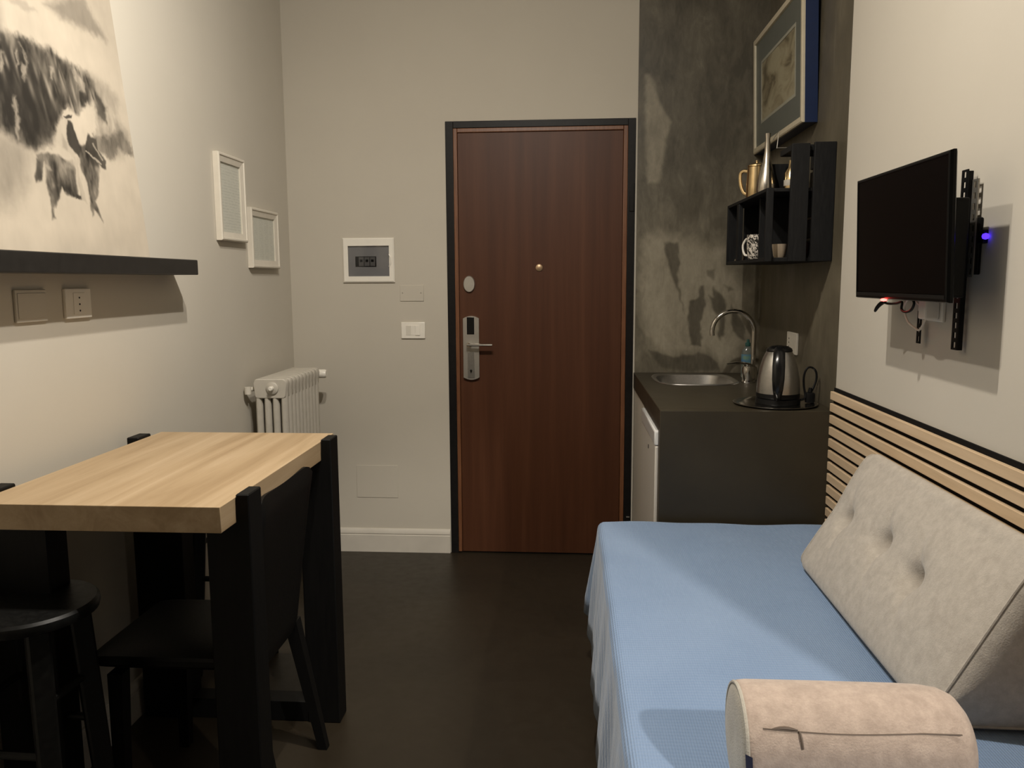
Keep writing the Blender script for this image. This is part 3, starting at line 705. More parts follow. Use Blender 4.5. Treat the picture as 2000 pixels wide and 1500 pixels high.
def make_plaster():
    x0, x1, z0, z1 = .3212, RC, .9, 2.85; nx, nz = 110, 360
    xx = np.linspace(x0, x1, nx)[None, :].repeat(nz, 0); zz = np.linspace(z0, z1, nz)[:, None].repeat(nx, 1)
    rs = np.random.RandomState(3)
    wob = lambda s, ph: s * (np.sin(xx * 61 + ph + 5 * np.sin(zz * 17 + ph)) + np.sin(zz * 83 + ph * 2 + 4 * np.sin(xx * 29)) + .6 * np.sin(xx * 170 + zz * 140 + ph))
    def mask(p, soft, w):
        p = np.array(p); X, Z = xx + wob(w, 0.3), zz + wob(w, 1.7); ins = np.zeros(xx.shape, bool); dist = np.full(xx.shape, 9.0)
        for i in range(len(p)):
            ax, ay = p[i]; bx, by = p[(i + 1) % len(p)]
            xi = ax + (Z - ay) * (bx - ax) / (by - ay if by != ay else 1e-9)
            ins ^= ((ay > Z) != (by > Z)) & (X < xi)
            dx, dy = bx - ax, by - ay; q = np.clip(((X - ax) * dx + (Z - ay) * dy) / (dx * dx + dy * dy + 1e-12), 0, 1)
            dist = np.minimum(dist, np.hypot(X - ax - q * dx, Z - ay - q * dy))
        s = np.clip(np.where(ins, dist, -dist) / (2 * soft) + .5, 0, 1); return s * s * (3 - 2 * s)
    v = np.full(xx.shape, .18)
    v += .22 * np.clip((2.0 - zz) * 2.0, 0, 1)
    def lay(k_, val, soft, op, w=.002):
        nonlocal v
        m = mask(CS[k_], soft, w) * op; v = v * (1 - m) + val * m
    lay('light', .92, .045, .88, .004); lay('upper', .85, .014, .8, .002); lay('spot', .05, .02, .7); lay('spot2', .1, .015, .6)
    for k_, op in (('d1', .8), ('d2', .9), ('d3', .85), ('d4', .85), ('d5', .6), ('d6', .6), ('d7', .85), ('d8', .5)): lay(k_, .12, .007 if k_ != 'd8' else .015, op, .0022)
    verts = [(xx[i, j], D - .0092, zz[i, j]) for i in range(nz) for j in range(nx)]
    faces = [(i * nx + j, i * nx + j + 1, (i + 1) * nx + j + 1, (i + 1) * nx + j) for i in range(nz - 1) for j in range(nx - 1)]
    me = bpy.data.meshes.new('plaster_face'); me.from_pydata(verts, [], faces); me.update()
    ca = me.color_attributes.new('stain', 'FLOAT_COLOR', 'POINT'); v = np.clip(v, 0, 1)
    ca.data.foreach_set('color', np.stack([v, v, v, np.ones_like(v)], 2).astype(np.float32).ravel())
    k = NT('stained_concrete', .4, 0, .4); at = k.n.new('ShaderNodeVertexColor'); at.layer_name = 'stain'
    n2 = k.noise(k.coord((1, 1, .5)), 9, 6, .62, .6); n3 = k.noise(k.coord(), 48, 4, .6)
    s_ = k.n.new('ShaderNodeSeparateColor'); k.t.links.new(at.outputs['Color'], s_.inputs[0])
    f = k.math('ADD', s_.outputs[0], k.math('ADD', k.math('MULTIPLY', k.math('SUBTRACT', n2, .5), 1.0), k.math('MULTIPLY', k.math('SUBTRACT', k.noise(k.coord((1, 1, .35)), 26, 5, .65, 1.2), .5), .55)), True)
    c = k.ramp(f, [(0, (.060, .052, .036)), (.3, (.115, .100, .071)), (.6, (.205, .180, .131)), (1, (.33, .295, .22))])
    k.color(k.mix(k.math('MULTIPLY', n3, .3), c, (.06, .053, .042))); k.rough(k.math('ADD', k.math('MULTIPLY', n2, .3), .28)); k.bump(n2, .1, .008)
    finish('plaster_face', me, k.m, bpy.data.objects['wall_kitchen_back'], smooth=False)
make_plaster()

# ================================================================== kitchen counter
XF = .317
kc = thing('kitchen_counter', 'dark microcement kitchen counter with a solid end panel', 'counter', (.61, 3.36, 0))
SCX, SCY, SHX, SHY = .566, 3.670, .182, .212
def sup(cx, cy, hx, hy, n=48, e=3.6):
    o = []
    for i in range(n):
        a = 2 * PI * i / n; c_, s_ = math.cos(a), math.sin(a)
        o.append((cx + hx * math.copysign(abs(c_) ** (2 / e), c_), cy + hy * math.copysign(abs(s_) ** (2 / e), s_)))
    return o
def rectpts(x0, x1, y0, y1, cx, cy, n=48):
    o = []
    for i in range(n):
        a = 2 * PI * i / n; c_, s_ = math.cos(a), math.sin(a)
        t = min(((x1 - cx) if c_ > 0 else (x0 - cx)) / c_ if abs(c_) > 1e-6 else 1e9, ((y1 - cy) if s_ > 0 else (y0 - cy)) / s_ if abs(s_) > 1e-6 else 1e9)
        o.append((cx + c_ * t, cy + s_ * t))
    # snap nearest samples to the true corners
    for qx, qy in ((x0, y0), (x1, y0), (x1, y1), (x0, y1)):
        i = min(range(n), key=lambda i: (o[i][0] - qx) ** 2 + (o[i][1] - qy) ** 2); o[i] = (qx, qy)
    return o
def lift(p, z): return [(x, y, z) for x, y in p]
hole = sup(SCX, SCY, SHX - .012, SHY - .012); x0, x1, y0, y1 = XF, RC - .001, C + .0552, D - .0095
out = rectpts(x0, x1, y0, y1, SCX, SCY); ins_ = rectpts(x0 + .002, x1, y0, y1, SCX, SCY)
b = MB(); b.loft([lift(hole, .860), lift(hole, .9285), lift(ins_, .9285), lift(out, .9265), lift(out, .853), lift(hole, .853)], caps=False, close=False)
b.build('worktop', MAT['cement'], kc, angle=30)
MB().box(XF, RC - .001, C, C + .055, .0, .9285, .0022).build('end_panel', MAT['cement'], kc)
fr = thing('fridge', 'white under-counter fridge facing the door', 'fridge', (.6, 3.09, 0))
MB().box(.345, .86, 2.84, 3.36, .02, .845, .004).build('body', MAT['fridge_white'], fr)
fd = MB().box(.308, .344, 2.838, 3.362, .09, .790, .004).build('door', MAT['fridge_white'], fr)
MB().box(.305, .344, 2.838, 3.362, .792, .846, .006).build('control_panel', MAT['fridge_shiny'], fr, 'glossy white top panel')
MB().box(.3065, .309, 3.06, 3.075, .735, .750, .001).build('badge', MAT['black_plastic'], fd)
MB().box(.325, .345, 2.84, 3.36, .0, .085, .002).build('plinth', MAT['white_lacquer'], fr)
bc_ = thing('base_cabinet', 'white cabinet front under the sink beside the door', 'cabinet', (.6, 3.67, 0))
MB().box(.34, .86, 3.42, 3.925, 0, .62, .002).build('carcass', MAT['white_lacquer'], bc_)
MB().box(.320, .339, 3.425, 3.70, .02, .850, .002).build('door', MAT['white_lacquer'], bc_)
MB().box(.322, .339, 3.705, 3.926, .02, .850, .002).build('filler_panel', MAT['white_lacquer'], bc_)

# sink
sk = thing('sink', 'stainless steel sink bowl let into the counter', 'sink', (SCX, SCY, .775))
b = MB()
prof = [(SHX + .002, SHY + .002, .9290), (SHX, SHY, .9320), (SHX - .008, SHY - .008, .9325), (SHX - .020, SHY - .020, .926), (SHX - .028, SHY - .028, .88), (SHX - .040, SHY - .040, .80), (SHX - .075, SHY - .075, .782), (.03, .03, .778), (.0, .0, .778)]
b.loft([lift(sup(SCX, SCY, max(hx, .001), max(hy, .001)), z) for hx, hy, z in prof], caps=False)
b.build('bowl', MAT['brushed_steel'], sk, angle=50)
MB().lathe([(.028, .7785), (.028, .7805), (.02, .7805), (.018, .779)], (SCX, SCY, 0), 24).build('drain', MAT['chrome'], sk)

# faucet
fc = thing('faucet', 'chrome gooseneck faucet arching over the sink', 'faucet', (.822, 3.645, .9285))
MB().lathe([(.026, .9285), (.026, .935), (.020, .940), (.018, .985), (.014, .990)], (.822, 3.645, 0), 24).build('base', MAT['chrome'], fc)
pts = [(.822, 3.645, .985), (.822, 3.645, 1.06), (.822, 3.645, 1.145)]
for i in range(1, 17):
    a = PI * i / 16 * 1.06; pts.append((.822 - .092 + .092 * math.cos(a), 3.645, 1.145 + .092 * math.sin(a)))
MB().tube(pts, .0105, 14).build('spout', MAT['chrome'], fc)
lv = thing('mixer_lever', 'chrome mixer body with a flat lever at the sink edge', 'faucet handle', (.782, 3.548, .9285))
MB().lathe([(.029, .9285), (.029, .937), (.026, .941), (.0285, .985), (.026, 1.002), (.014, 1.012), (.0, 1.013)], (.782, 3.548, 0), 28).build('body', MAT['chrome'], lv)
b = MB(); b.tube([(.785, 3.545, 1.008), (.755, 3.535, 1.016), (.72, 3.528, 1.018), (.685, 3.522, 1.014)], [.019, .017, .013, .008], 14, flat=.4)
b.build('lever', MAT['chrome'], lv)
# soap bottle
sb = thing('soap_bottle', 'clear dish soap bottle with a blue-green label behind the faucet', 'bottle', (.822, 3.76, .9285))
MB().lathe([(.0, .9287), (.026, .9287), (.028, .934), (.028, 1.03), (.026, 1.05), (.014, 1.068), (.010, 1.073)], (.822, 3.76, 0), 24, sy=.75).build('body', MAT['clear'], sb)
MB().lathe([(.0284, .985), (.0286, .986), (.0286, 1.034), (.0284, 1.035)], (.822, 3.76, 0), 24, sy=.75, caps=False).build('label', MAT['soap_label'], sb)
MB().lathe([(.012, 1.072), (.0125, 1.074), (.0125, 1.086), (.007, 1.090), (.006, 1.102), (.0, 1.103)], (.822, 3.76, 0), 18).build('cap', MAT['soap_green'], sb)
# tray
TX, TY = .745, 2.938
MB().lathe([(.0, .9288), (.125, .9288), (.146, .9335), (.1475, .936), (.145, .9365), (.124, .9318), (.0, .9315)], (TX, TY, 0), 56).build('serving_tray', MAT['polished_steel'], None, 'round polished metal tray under the kettle', 'tray')
# kettle
KX, KY = .757, 2.95; dv = Vector((-.25, -.968, 0)); sv = Vector((dv.y, -dv.x, 0))
kt = thing('electric_kettle', 'brushed steel electric kettle with a black handle on a round tray', 'kettle', (KX, KY, .9318))
MB().lathe([(.0, .932), (.077, .932), (.0785, .936), (.077, .950), (.070, .953), (.0, .953)], (KX, KY, 0), 40).build('power_base', MAT['black_plastic'], kt)
MB().lathe([(.0, .9535), (.0745, .9535), (.0760, .958), (.0755, .970)], (KX, KY, 0), 40).build('bottom_ring', MAT['black_plastic'], kt)
MB().lathe([(.0755, .9703), (.0752, .985), (.0725, 1.02), (.066, 1.06), (.056, 1.095), (.045, 1.118), (.043, 1.120)], (KX, KY, 0), 48).build('body', MAT['brushed_steel'], kt)
MB().lathe([(.0445, 1.119), (.046, 1.122), (.043, 1.130), (.030, 1.138), (.012, 1.141), (.0, 1.141)], (KX, KY, 0), 40).build('lid', MAT['black_gloss'], kt)
b = MB()
hp = [(.030, 1.132, .012), (.050, 1.131, .017), (.068, 1.118, .020), (.088, 1.075, .0215), (.098, 1.03, .021), (.100, .995, .018), (.092, .968, .014), (.074, .955, .011)]
rings = []
for i, (r_, z_, w_) in enumerate(hp):
    a = hp[max(i - 1, 0)]; c_ = hp[min(i + 1, len(hp) - 1)]; t = (Vector((c_[0] - a[0], c_[1] - a[1]))).normalized(); nn = Vector((-t.y, t.x))
    ring = []
    for q in range(12):
        an = 2 * PI * q / 12; rr = r_ + nn.x * .009 * math.sin(an); zz_ = z_ + nn.y * .009 * math.sin(an)
        p = Vector((KX, KY, 0)) + dv * rr + sv * (w_ * math.cos(an)); ring.append((p.x, p.y, zz_))
    rings.append(ring)
b.loft(rings).build('handle', MAT['black_gloss'], kt)
sp = -dv
b = MB(); b.loft([[Vector((KX, KY, 1.085)) + sp * .050 + sv * w_ + Vector((0, 0, h_)) for w_, h_ in ((-.018, .02), (.018, .02), (.010, -.02), (-.010, -.02))], [Vector((KX, KY, 1.110)) + sp * .082 + sv * w_ + Vector((0, 0, h_)) for w_, h_ in ((-.010, .008), (.010, .008), (.005, -.006), (-.005, -.006))]])
b.build('spout', MAT['brushed_steel'], kt)
b = MB(); cp = [(.832, 2.93, .945), (.850, 2.935, .955), (.848, 2.95, .995), (.848, 2.953, 1.03), (.857, 2.955, 1.055), (.872, 2.956, 1.061), (.889, 2.955, 1.048), (.892, 2.952, 1.02), (.882, 2.948, .99), (.870, 2.945, .968)]
b.tube(smooth_path(cp), .0038, 8).build('power_cord', MAT['black_plastic'], kt)
b = MB(); b.box(.852, .884, 2.93, 2.955, .9335, .972, .006); b.cyl((.868, 2.943, .972), (.870, 2.944, .988), .008, .006, 10); b.build('plug', MAT['black_plastic'], kt)
# kitchen socket
ks = thing('kitchen_socket', 'white socket plate on the concrete wall behind the kettle', 'socket', (RC, 3.336, 1.075))
MB().box(RC - .009, RC, 3.266, 3.410, 1.075, 1.163, .003).build('plate', MAT['white_plastic'], ks)
MB().box(RC - .0105, RC - .009, 3.352, 3.388, 1.095, 1.142, .001).build('insert', MAT['white_plastic'], ks)
for z_ in (1.104, 1.120, 1.136): MB().lathe([(.003, 0), (.0028, -.001)], (RC - .0105, 3.37, z_), 8, 'X').build('pin_hole', MAT['black_plastic'], ks)

# ================================================================== framed picture over the crate
pf = thing('wall_picture', 'framed faded picture with grey mat and blue frame side above the crate', 'picture', (.88, 3.53, 1.95))
py0, py1, pz0, pz1 = 3.135, 3.925, 1.950, 2.455
def PX(x, z): return x - .016 * (z - pz0) / (pz1 - pz0)
def prc(a, x): return [(PX(x, pz0 + a), py0 + a, pz0 + a), (PX(x, pz0 + a), py1 - a, pz0 + a), (PX(x, pz1 - a), py1 - a, pz1 - a), (PX(x, pz1 - a), py0 + a, pz1 - a)]
MB().loft([prc(0, .911), prc(0, .866), prc(.001, .865)], caps=True).build('frame_sides', MAT['frame_blue'], pf, 'deep blue frame side', smooth=False)
MB().loft([prc(.001, .8649), prc(.001, .857), prc(.006, .854), prc(.024, .855), prc(.027, .8645)], caps=False).build('frame_front', MAT['frame_cream'], pf, 'pale cream frame front', smooth=False)
MB().loft([prc(.026, .8647), prc(.026, .8630), prc(.118, .8630), prc(.118, .8647)], caps=False).build('mat_board', MAT['mat_board'], pf, smooth=False)
MB().loft([prc(.118, .8647), prc(.118, .8622), prc(.130, .8622), prc(.130, .8647)], caps=False).build('mat_border', MAT['mat_white'], pf, smooth=False)
MB().loft([prc(.129, .8648), prc(.129, .8640)]).build('artwork', MAT['art'], pf, 'faded brown landscape sheet', smooth=False)
MB().loft([prc(.025, .8605), prc(.025, .8590)]).build('glass_pane', MAT['glass_pane'], pf, smooth=False)

# ================================================================== black crate shelf
cr = thing('crate_shelf', 'black wooden crate hung as a shelf on the concrete wall', 'crate', (.795, 3.25, 1.438))
W0, W1 = .682, RC - .001; cy0, cy1 = 2.900, 3.600
def plank(x0, x1, y0, y1, z0, z1, name='plank'): MB().box(x0, x1, y0, y1, z0, z1, .002).build(name, MAT['crate'], cr)
plank(W0, W1, cy0 + .016, cy1 - .016, 1.438, 1.452, 'bottom_board')
plank(W0, W1, cy0 + .016, cy1 - .016, 1.678, 1.690, 'shelf_board')
plank(W0, .706, cy0, cy0 + .015, 1.438, 1.690, 'end_plank'); plank(.762, .823, cy0, cy0 + .015, 1.438, 1.838, 'end_plank'); plank(.838, W1, cy0, cy0 + .015, 1.438, 1.842, 'end_plank')
plank(W0, .745, cy1 - .015, cy1, 1.438, 1.690, 'end_plank'); plank(.752, .83, cy1 - .015, cy1, 1.438, 1.690, 'end_plank'); plank(.837, W1, cy1 - .015, cy1, 1.438, 1.690, 'end_plank')
for i in range(3):
    z_ = 1.4525 + i * .078; plank(W1 - .012, W1, cy0 + .016, cy1 - .016, z_, z_ + .068, 'back_plank')
plank(W1 - .012, W1, cy0 + .016, 3.16, 1.70, 1.77, 'back_plank'); plank(W1 - .012, W1, cy0 + .016, 3.16, 1.78, 1.838, 'back_plank')
plank(.712, .880, 3.125, 3.140, 1.4525, 1.677, 'divider'); plank(.712, .880, 3.125, 3.140, 1.6905, 1.800, 'divider')
plank(.762, .898, cy0 + .016, 3.06, 1.815, 1.836, 'top_board')
plank(W0, .700, 3.36, 3.40, 1.4525, 1.677, 'front_post')
# things on and in it
pj = thing('gold_pitcher', 'hammered gold metal pitcher on top of the crate', 'pitcher', (.745, 3.35, 1.69))
MB().lathe([(.0, 1.6905), (.036, 1.6905), (.039, 1.70), (.039, 1.74), (.037, 1.79), (.036, 1.818), (.034, 1.82), (.034, 1.80), (.0, 1.70)], (.745, 3.35, 0), 32).build('body', MAT['gold_metal'], pj)
MB().lathe([(.0365, 1.8205), (.036, 1.826), (.02, 1.834), (.006, 1.837), (.006, 1.845), (.0, 1.846)], (.745, 3.35, 0), 28).build('lid', MAT['gold_metal'], pj)
b = MB(); b.tube(smooth_path([(.716, 3.373, 1.805), (.700, 3.386, 1.808), (.690, 3.394, 1.795), (.692, 3.392, 1.755), (.702, 3.384, 1.725), (.714, 3.375, 1.715)]), .0045, 8, flat=1.6); b.build('handle', MAT['gold_metal'], pj)
b = MB(); b.tube([(.772, 3.328, 1.75), (.788, 3.315, 1.79), (.795, 3.31, 1.812)], [.012, .008, .006], 8); b.build('spout', MAT['gold_metal'], pj)
cv = thing('metal_carafe', 'slim silver carafe with a long neck on the crate', 'carafe', (.722, 3.085, 1.69))
MB().lathe([(.0, 1.6905), (.033, 1.6905), (.035, 1.70), (.034, 1.725), (.026, 1.765), (.016, 1.80), (.0105, 1.84), (.0085, 1.88), (.0105, 1.903), (.0085, 1.903), (.0065, 1.88), (.0, 1.86)], (.722, 3.085, 0), 32).build('body', MAT['pewter'], cv)
cb = thing('copper_bottle', 'small amber metal bottle glimpsed through the crate planks', 'bottle', (.80, 3.04, 1.69))
MB().lathe([(.0, 1.6905), (.024, 1.6905), (.026, 1.70), (.026, 1.755), (.012, 1.775), (.010, 1.80), (.0, 1.80)], (.80, 3.04, 0), 24).build('body', MAT['gold_metal'], cb)
MB().lathe([(.0262, 1.71), (.0264, 1.711), (.0264, 1.73), (.0262, 1.731)], (.80, 3.04, 0), 24, caps=False).build('label', MAT['mat_white'], cb)
wr = MB(); wr.tube([(.735, 3.00, 1.837), (.738, 3.0, 1.872), (.741, 3.0, 1.897), (.728, 3.005, 1.878), (.722, 3.008, 1.868)], .0016, 6)
wr.tube([(.735, 3.0, 1.8385), (.80, 3.0, 1.8385)], .0016, 6); wr.build('wire_hook', MAT['galvanised'], None, 'thin bent wire standing on the crate top beside the carafe', 'wire')
mg = thing('patterned_mug', 'white mug with black scribble pattern inside the crate', 'mug', (.722, 3.215, 1.452))
MB().lathe([(.0, 1.4525), (.027, 1.4525), (.031, 1.458), (.0345, 1.50), (.036, 1.547), (.0335, 1.547), (.031, 1.50), (.026, 1.46), (.0, 1.458)], (.722, 3.215, 0), 32).build('body', MAT['mug'], mg)
b = MB(); b.tube(smooth_path([(.706 - .012, 3.240, 1.532), (.690, 3.252, 1.530), (.682, 3.262, 1.510), (.684, 3.262, 1.485), (.690, 3.250, 1.470), (.702, 3.236, 1.470)]), .0042, 8); b.build('handle', MAT['white_plastic'], mg)
MB().lathe([(.0, 1.4525), (.018, 1.4525), (.021, 1.46), (.027, 1.500), (.025, 1.500), (.018, 1.46), (.0, 1.457)], (.748, 2.965, 0), 24).build('beige_cup', MAT['cup_beige'], None, 'small beige cup between the crate planks', 'cup')
MB().lathe([(.0, 1.4525), (.020, 1.4525), (.023, 1.46), (.027, 1.505), (.025, 1.505), (.020, 1.46), (.0, 1.457)], (.826, 2.965, 0), 24).build('brown_cup', MAT['cup_brown'], None, 'small red-brown cup in the crate nearest the wall', 'cup')
b = MB(); b.tube([(.700, 3.47, 1.455), (.701, 3.47, 1.56), (.702, 3.47, 1.64)], .0022, 8); b.lathe([(.0, 1.453), (.008, 1.453), (.009, 1.458), (.004, 1.463), (.0, 1.464)], (.700, 3.47, 0), 16)
b.build('coffee_stirrer', MAT['pewter'], None, 'thin metal rod standing at the open end of the crate', 'utensil')
b = MB(); b.tube([(.722, 3.44, 1.4545), (.730, 3.43, 1.49), (.738, 3.42, 1.53)], [.0035, .0025, .002], 8); b.tube([(.722, 3.44, 1.4545), (.716, 3.450, 1.4545)], .0035, 8)
b.build('small_spoon', MAT['pewter'], None, 'small tilted spoon leaning inside the crate by the mug', 'spoon')

# ================================================================== television
tv = thing('television', 'small black television on a wall mount, screen off', 'television', (.80, 2.02, 1.32))
ty0_, ty1_ = 1.750, 2.290
def TVX(d, z): return .788 - .0110 * (z - 1.326) / .314 + d
def tvring(d, a): return [(TVX(d, z), y, z) for y, z in ((ty0_ + a, 1.326 + a), (ty1_ - a, 1.326 + a), (ty1_ - a, 1.6400 - a), (ty0_ + a, 1.6400 - a))]
b = MB(); b.loft([tvring(.006, .0), tvring(.0, .002), tvring(-.001, .006), tvring(-.001, .009), tvring(.0015, .010)], caps=False); b.loft([tvring(.006, 0), tvring(.012, 0), tvring(.016, .006)], caps=True)
b.build('bezel', MAT['tv_bezel'], tv, smooth=False)
b = MB(); b.loft([[(TVX(.0008, z), y, z) for y, z in ((ty0_ + .009, 1.344), (ty1_ - .009, 1.344), (ty1_ - .009, 1.6315), (ty0_ + .009, 1.6315))], [(TVX(.004, z), y, z) for y, z in ((ty0_ + .009, 1.344), (ty1_ - .009, 1.344), (ty1_ - .009, 1.6315), (ty0_ + .009, 1.6315))]])
b.build('screen', MAT['tv_screen'], tv, 'dark glossy screen', smooth=False)
b = MB(); b.loft([[(TVX(.001, 1.33), y, z) for y, z in ((ty0_ + .01, 1.3335), (ty1_ - .01, 1.3335), (ty1_ - .01, 1.342), (ty0_ + .01, 1.342))], [(TVX(-.0018, 1.33), y, z) for y, z in ((ty0_ + .01, 1.3335), (ty1_ - .01, 1.3335), (ty1_ - .01, 1.342), (ty0_ + .01, 1.342))]])
b.build('lower_bezel', MAT['black_plastic'], tv, smooth=False)
b = MB(); b.loft([[(TVX(.0155, z), y, z) for y, z in ((1.775, 1.35), (2.26, 1.35), (2.26, 1.62), (1.775, 1.62))], [(TVX(.036, z), y, z) for y, z in ((1.80, 1.37), (2.23, 1.37), (2.23, 1.60), (1.80, 1.60))]]); b.build('rear_housing', MAT['black_plastic'], tv)
b = MB(); b.lathe([(.0, -.004), (.006, -.003), (.008, 0), (.006, .003), (.0, .004)], (TVX(0, 1.326), 2.09, 1.3245), 12); b.build('standby_light', MAT['red_led'], tv, 'glowing red standby light')
b = MB(); b.tube(smooth_path([(.812, 2.122, 1.335), (.812, 2.148, 1.318), (.812, 2.184, 1.305), (.812, 2.209, 1.292), (.812, 2.199, 1.303), (.812, 2.168, 1.316), (.812, 2.122, 1.314), (.812, 2.070, 1.316), (.812, 2.039, 1.32), (.812, 2.039, 1.303), (.812, 2.014, 1.297), (.812, 1.983, 1.303), (.812, 1.969, 1.320), (.812, 1.988, 1.334)]), .0032, 8)
b.build('hanging_cable', MAT['black_plastic'], tv)
tm = thing('tv_mount', 'black perforated wall mount bracket behind the television', 'tv bracket', (R, 1.88, 1.22))
def rail(x0, x1, y0, y1, z0, z1, mat, name):
    n = int((z1 - z0) / .022); b = MB(); h = (z1 - z0) / n; ym = (y0 + y1) / 2; q = (y1 - y0) * .22
    b.box(x0, x1, y0, ym - q, z0, z1); b.box(x0, x1, ym + q, y1, z0, z1)
    for i in range(n + 1): b.box(x0, x1, ym - q, ym + q, z0 + i * h - h * .22 if i else z0, min(z1, z0 + i * h + h * .22))
    b.build(name, mat, tm, smooth=False)
rail(.884, .887, 1.902, 1.930, 1.214, 1.618, MAT['mount_black'], 'mount_arm')
MB().box(.884, .8955, 1.8985, 1.9015, 1.214, 1.614, .001).build('arm_flange', MAT['mount_black'], tm)
rail(.884, .887, 2.098, 2.119, 1.214, 1.60, MAT['mount_black'], 'mount_arm')
rail(R - .012, R - .009, 1.871, 1.897, 1.38, 1.594, MAT['galvanised'], 'wall_rail')
rail(R - .012, R - .009, 2.125, 2.15, 1.38, 1.594, MAT['galvanised'], 'wall_rail')
MB().box(R - .009, R, 1.86, 2.155, 1.385, 1.51, .003).build('wall_plate', MAT['mount_black'], tm)
MB().box(.8265, .861, 1.828, 1.858, 1.335, 1.550, .005).build('pivot_block', MAT['mount_black'], tm)
MB().box(.8530, R - .0095, 1.935, 2.03, 1.40, 1.50, .004).build('pivot_block', MAT['mount_black'], tm)
MB().box(.8265, .8525, 1.905, 2.045, 1.42, 1.48, .004).build('swing_arm', MAT['mount_black'], tm)
dg = thing('streaming_box', 'small black device with a blue light behind the television', 'device', (.899, 1.846, 1.452))
MB().box(.8935, R, 1.836, 1.856, 1.452, 1.482, .002).build('body', MAT['mount_black'], dg)
MB().lathe([(.0, -.007), (.006, -.005), (.0075, 0), (.006, .005), (.0, .007)], (.897, 1.832, 1.467), 14).build('status_light', MAT['blue_led'], dg, 'glowing blue light')
ad = thing('tv_socket', 'white socket with plugged adapter under the television', 'socket', (R, 2.06, 1.27))
MB().box(R - .009, R, 2.01, 2.125, 1.272, 1.355, .003).build('plate', MAT['white_plastic'], ad)
MB().box(R - .045, R - .009, 2.022, 2.062, 1.278, 1.330, .005).build('adapter', MAT['white_plastic'], ad)
MB().box(R - .035, R - .009, 2.066, 2.088, 1.295, 1.325, .004).build('plug', MAT['white_plastic'], ad)
b = MB(); b.tube(smooth_path([(R - .034, 2.080, 1.312), (R - .048, 2.10, 1.33), (R - .05, 2.13, 1.305), (R - .045, 2.118, 1.27), (R - .033, 2.095, 1.252), (R - .033, 2.075, 1.250), (R - .034, 2.055, 1.262), (R - .034, 2.043, 1.279)]), .0026, 8); b.build('white_cable', MAT['cable_white'], ad)

# ================================================================== slatted wall panel
sl = thing('slat_panel', 'oak slats on black felt along the wall behind the bed', 'wall panel', (R, 1.8, .42))
MB().box(R - .006, R - .0003, .82, C - .001, .42, 1.011).build('felt_backing', MAT['felt_black'], sl)
s0 = MB().box(R - .018, R - .0062, .82, C - .001, .9715, .999, .0012, 1).build('slat', MAT['oak_slat'], sl)
for i in range(1, 14):
    c_ = s0.copy(); COL.objects.link(c_); c_.parent = sl; c_.location.z = -i * .0405

# ================================================================== bed, bedspread, cushions
bd = thing('bed', 'single bed under the blue bedspread along the slatted wall', 'bed', (.5, 1.74, 0))
MB().box(.14, .868, .78, 2.712, .24, .532, .04, 4).build('mattress', MAT['mattress_fabric'], bd)
MB().box(.15, .868, .79, 2.705, .10, .239, .01).build('base', MAT['black_wood'], bd)
for x in (.18, .84):
    for y in (.83, 2.66): MB().box(x - .025, x + .025, y - .025, y + .025, 0, .0995, .004).build('leg', MAT['black_wood'], bd)
def make_spread():
    xl, yf, zt, r = .128, 2.722, .546, .026
    US = [-.36, -.30, -.24, -.19, -.15, -.12, -.095, -.075, -.055, -.04, -.03, -.02, -.01] + list(np.linspace(0, .745, 34))
    VS = list(np.linspace(.76, yf, 86)) + [yf + q for q in (.01, .02, .03, .04, .055, .075, .095, .12, .15, .19, .24, .30, .36)]
    verts = []
    def prof(d):        # distance over the edge -> (outward, drop)
        al = r * PI / 2
        if d < al: a = d / r; return r * math.sin(a), r * (1 - math.cos(a))
        e = d - al; return r + .085 * e, r + e
    for u in US:
        for v in VS:
            a = max(0, -u); bq = max(0, v - yf)
            x = xl + max(0, u); y = min(v, yf); z = zt
            x_n = max(0, u)
            z += .0022 * math.sin(y * 7 + x_n * 9) + .0016 * math.sin(x_n * 23 - y * 5)
            if a > 0 or bq > 0:
                d = max(a, bq); th = math.atan2(bq, a); o_, dr = prof(d)
                if a > 0 and bq > 0: o_ += .26 * max(0, min(d, .30) - .04) * math.sin(2 * th) ** 2 * .55
                x -= o_ * math.cos(th) ; y += o_ * math.sin(th); z -= dr
                z = max(z, .075)
                if a > 0 and bq == 0: x += .006 * math.sin(v * 16 + 1) * min(1, d * 6) - .004 * math.sin(v * 37) * min(1, d * 5)
            if x > .883: x = .883
            if a == 0 and bq > 0: y = min(y, C - .004)
            verts.append((x, y, z))
    n = len(VS)
    faces = [(i * n + j, (i + 1) * n + j, (i + 1) * n + j + 1, i * n + j + 1) for i in range(len(US) - 1) for j in range(n - 1)]
    me = bpy.data.meshes.new('bedspread'); me.from_pydata(verts, [], faces); me.update()
    o = finish('bedspread', me, MAT['blanket'], None, 'blue ribbed bedspread draped over the bed', 'bedspread', angle=60)
    m = o.modifiers.new('thickness', 'SOLIDIFY'); m.thickness = .005; m.offset = -1
make_spread()

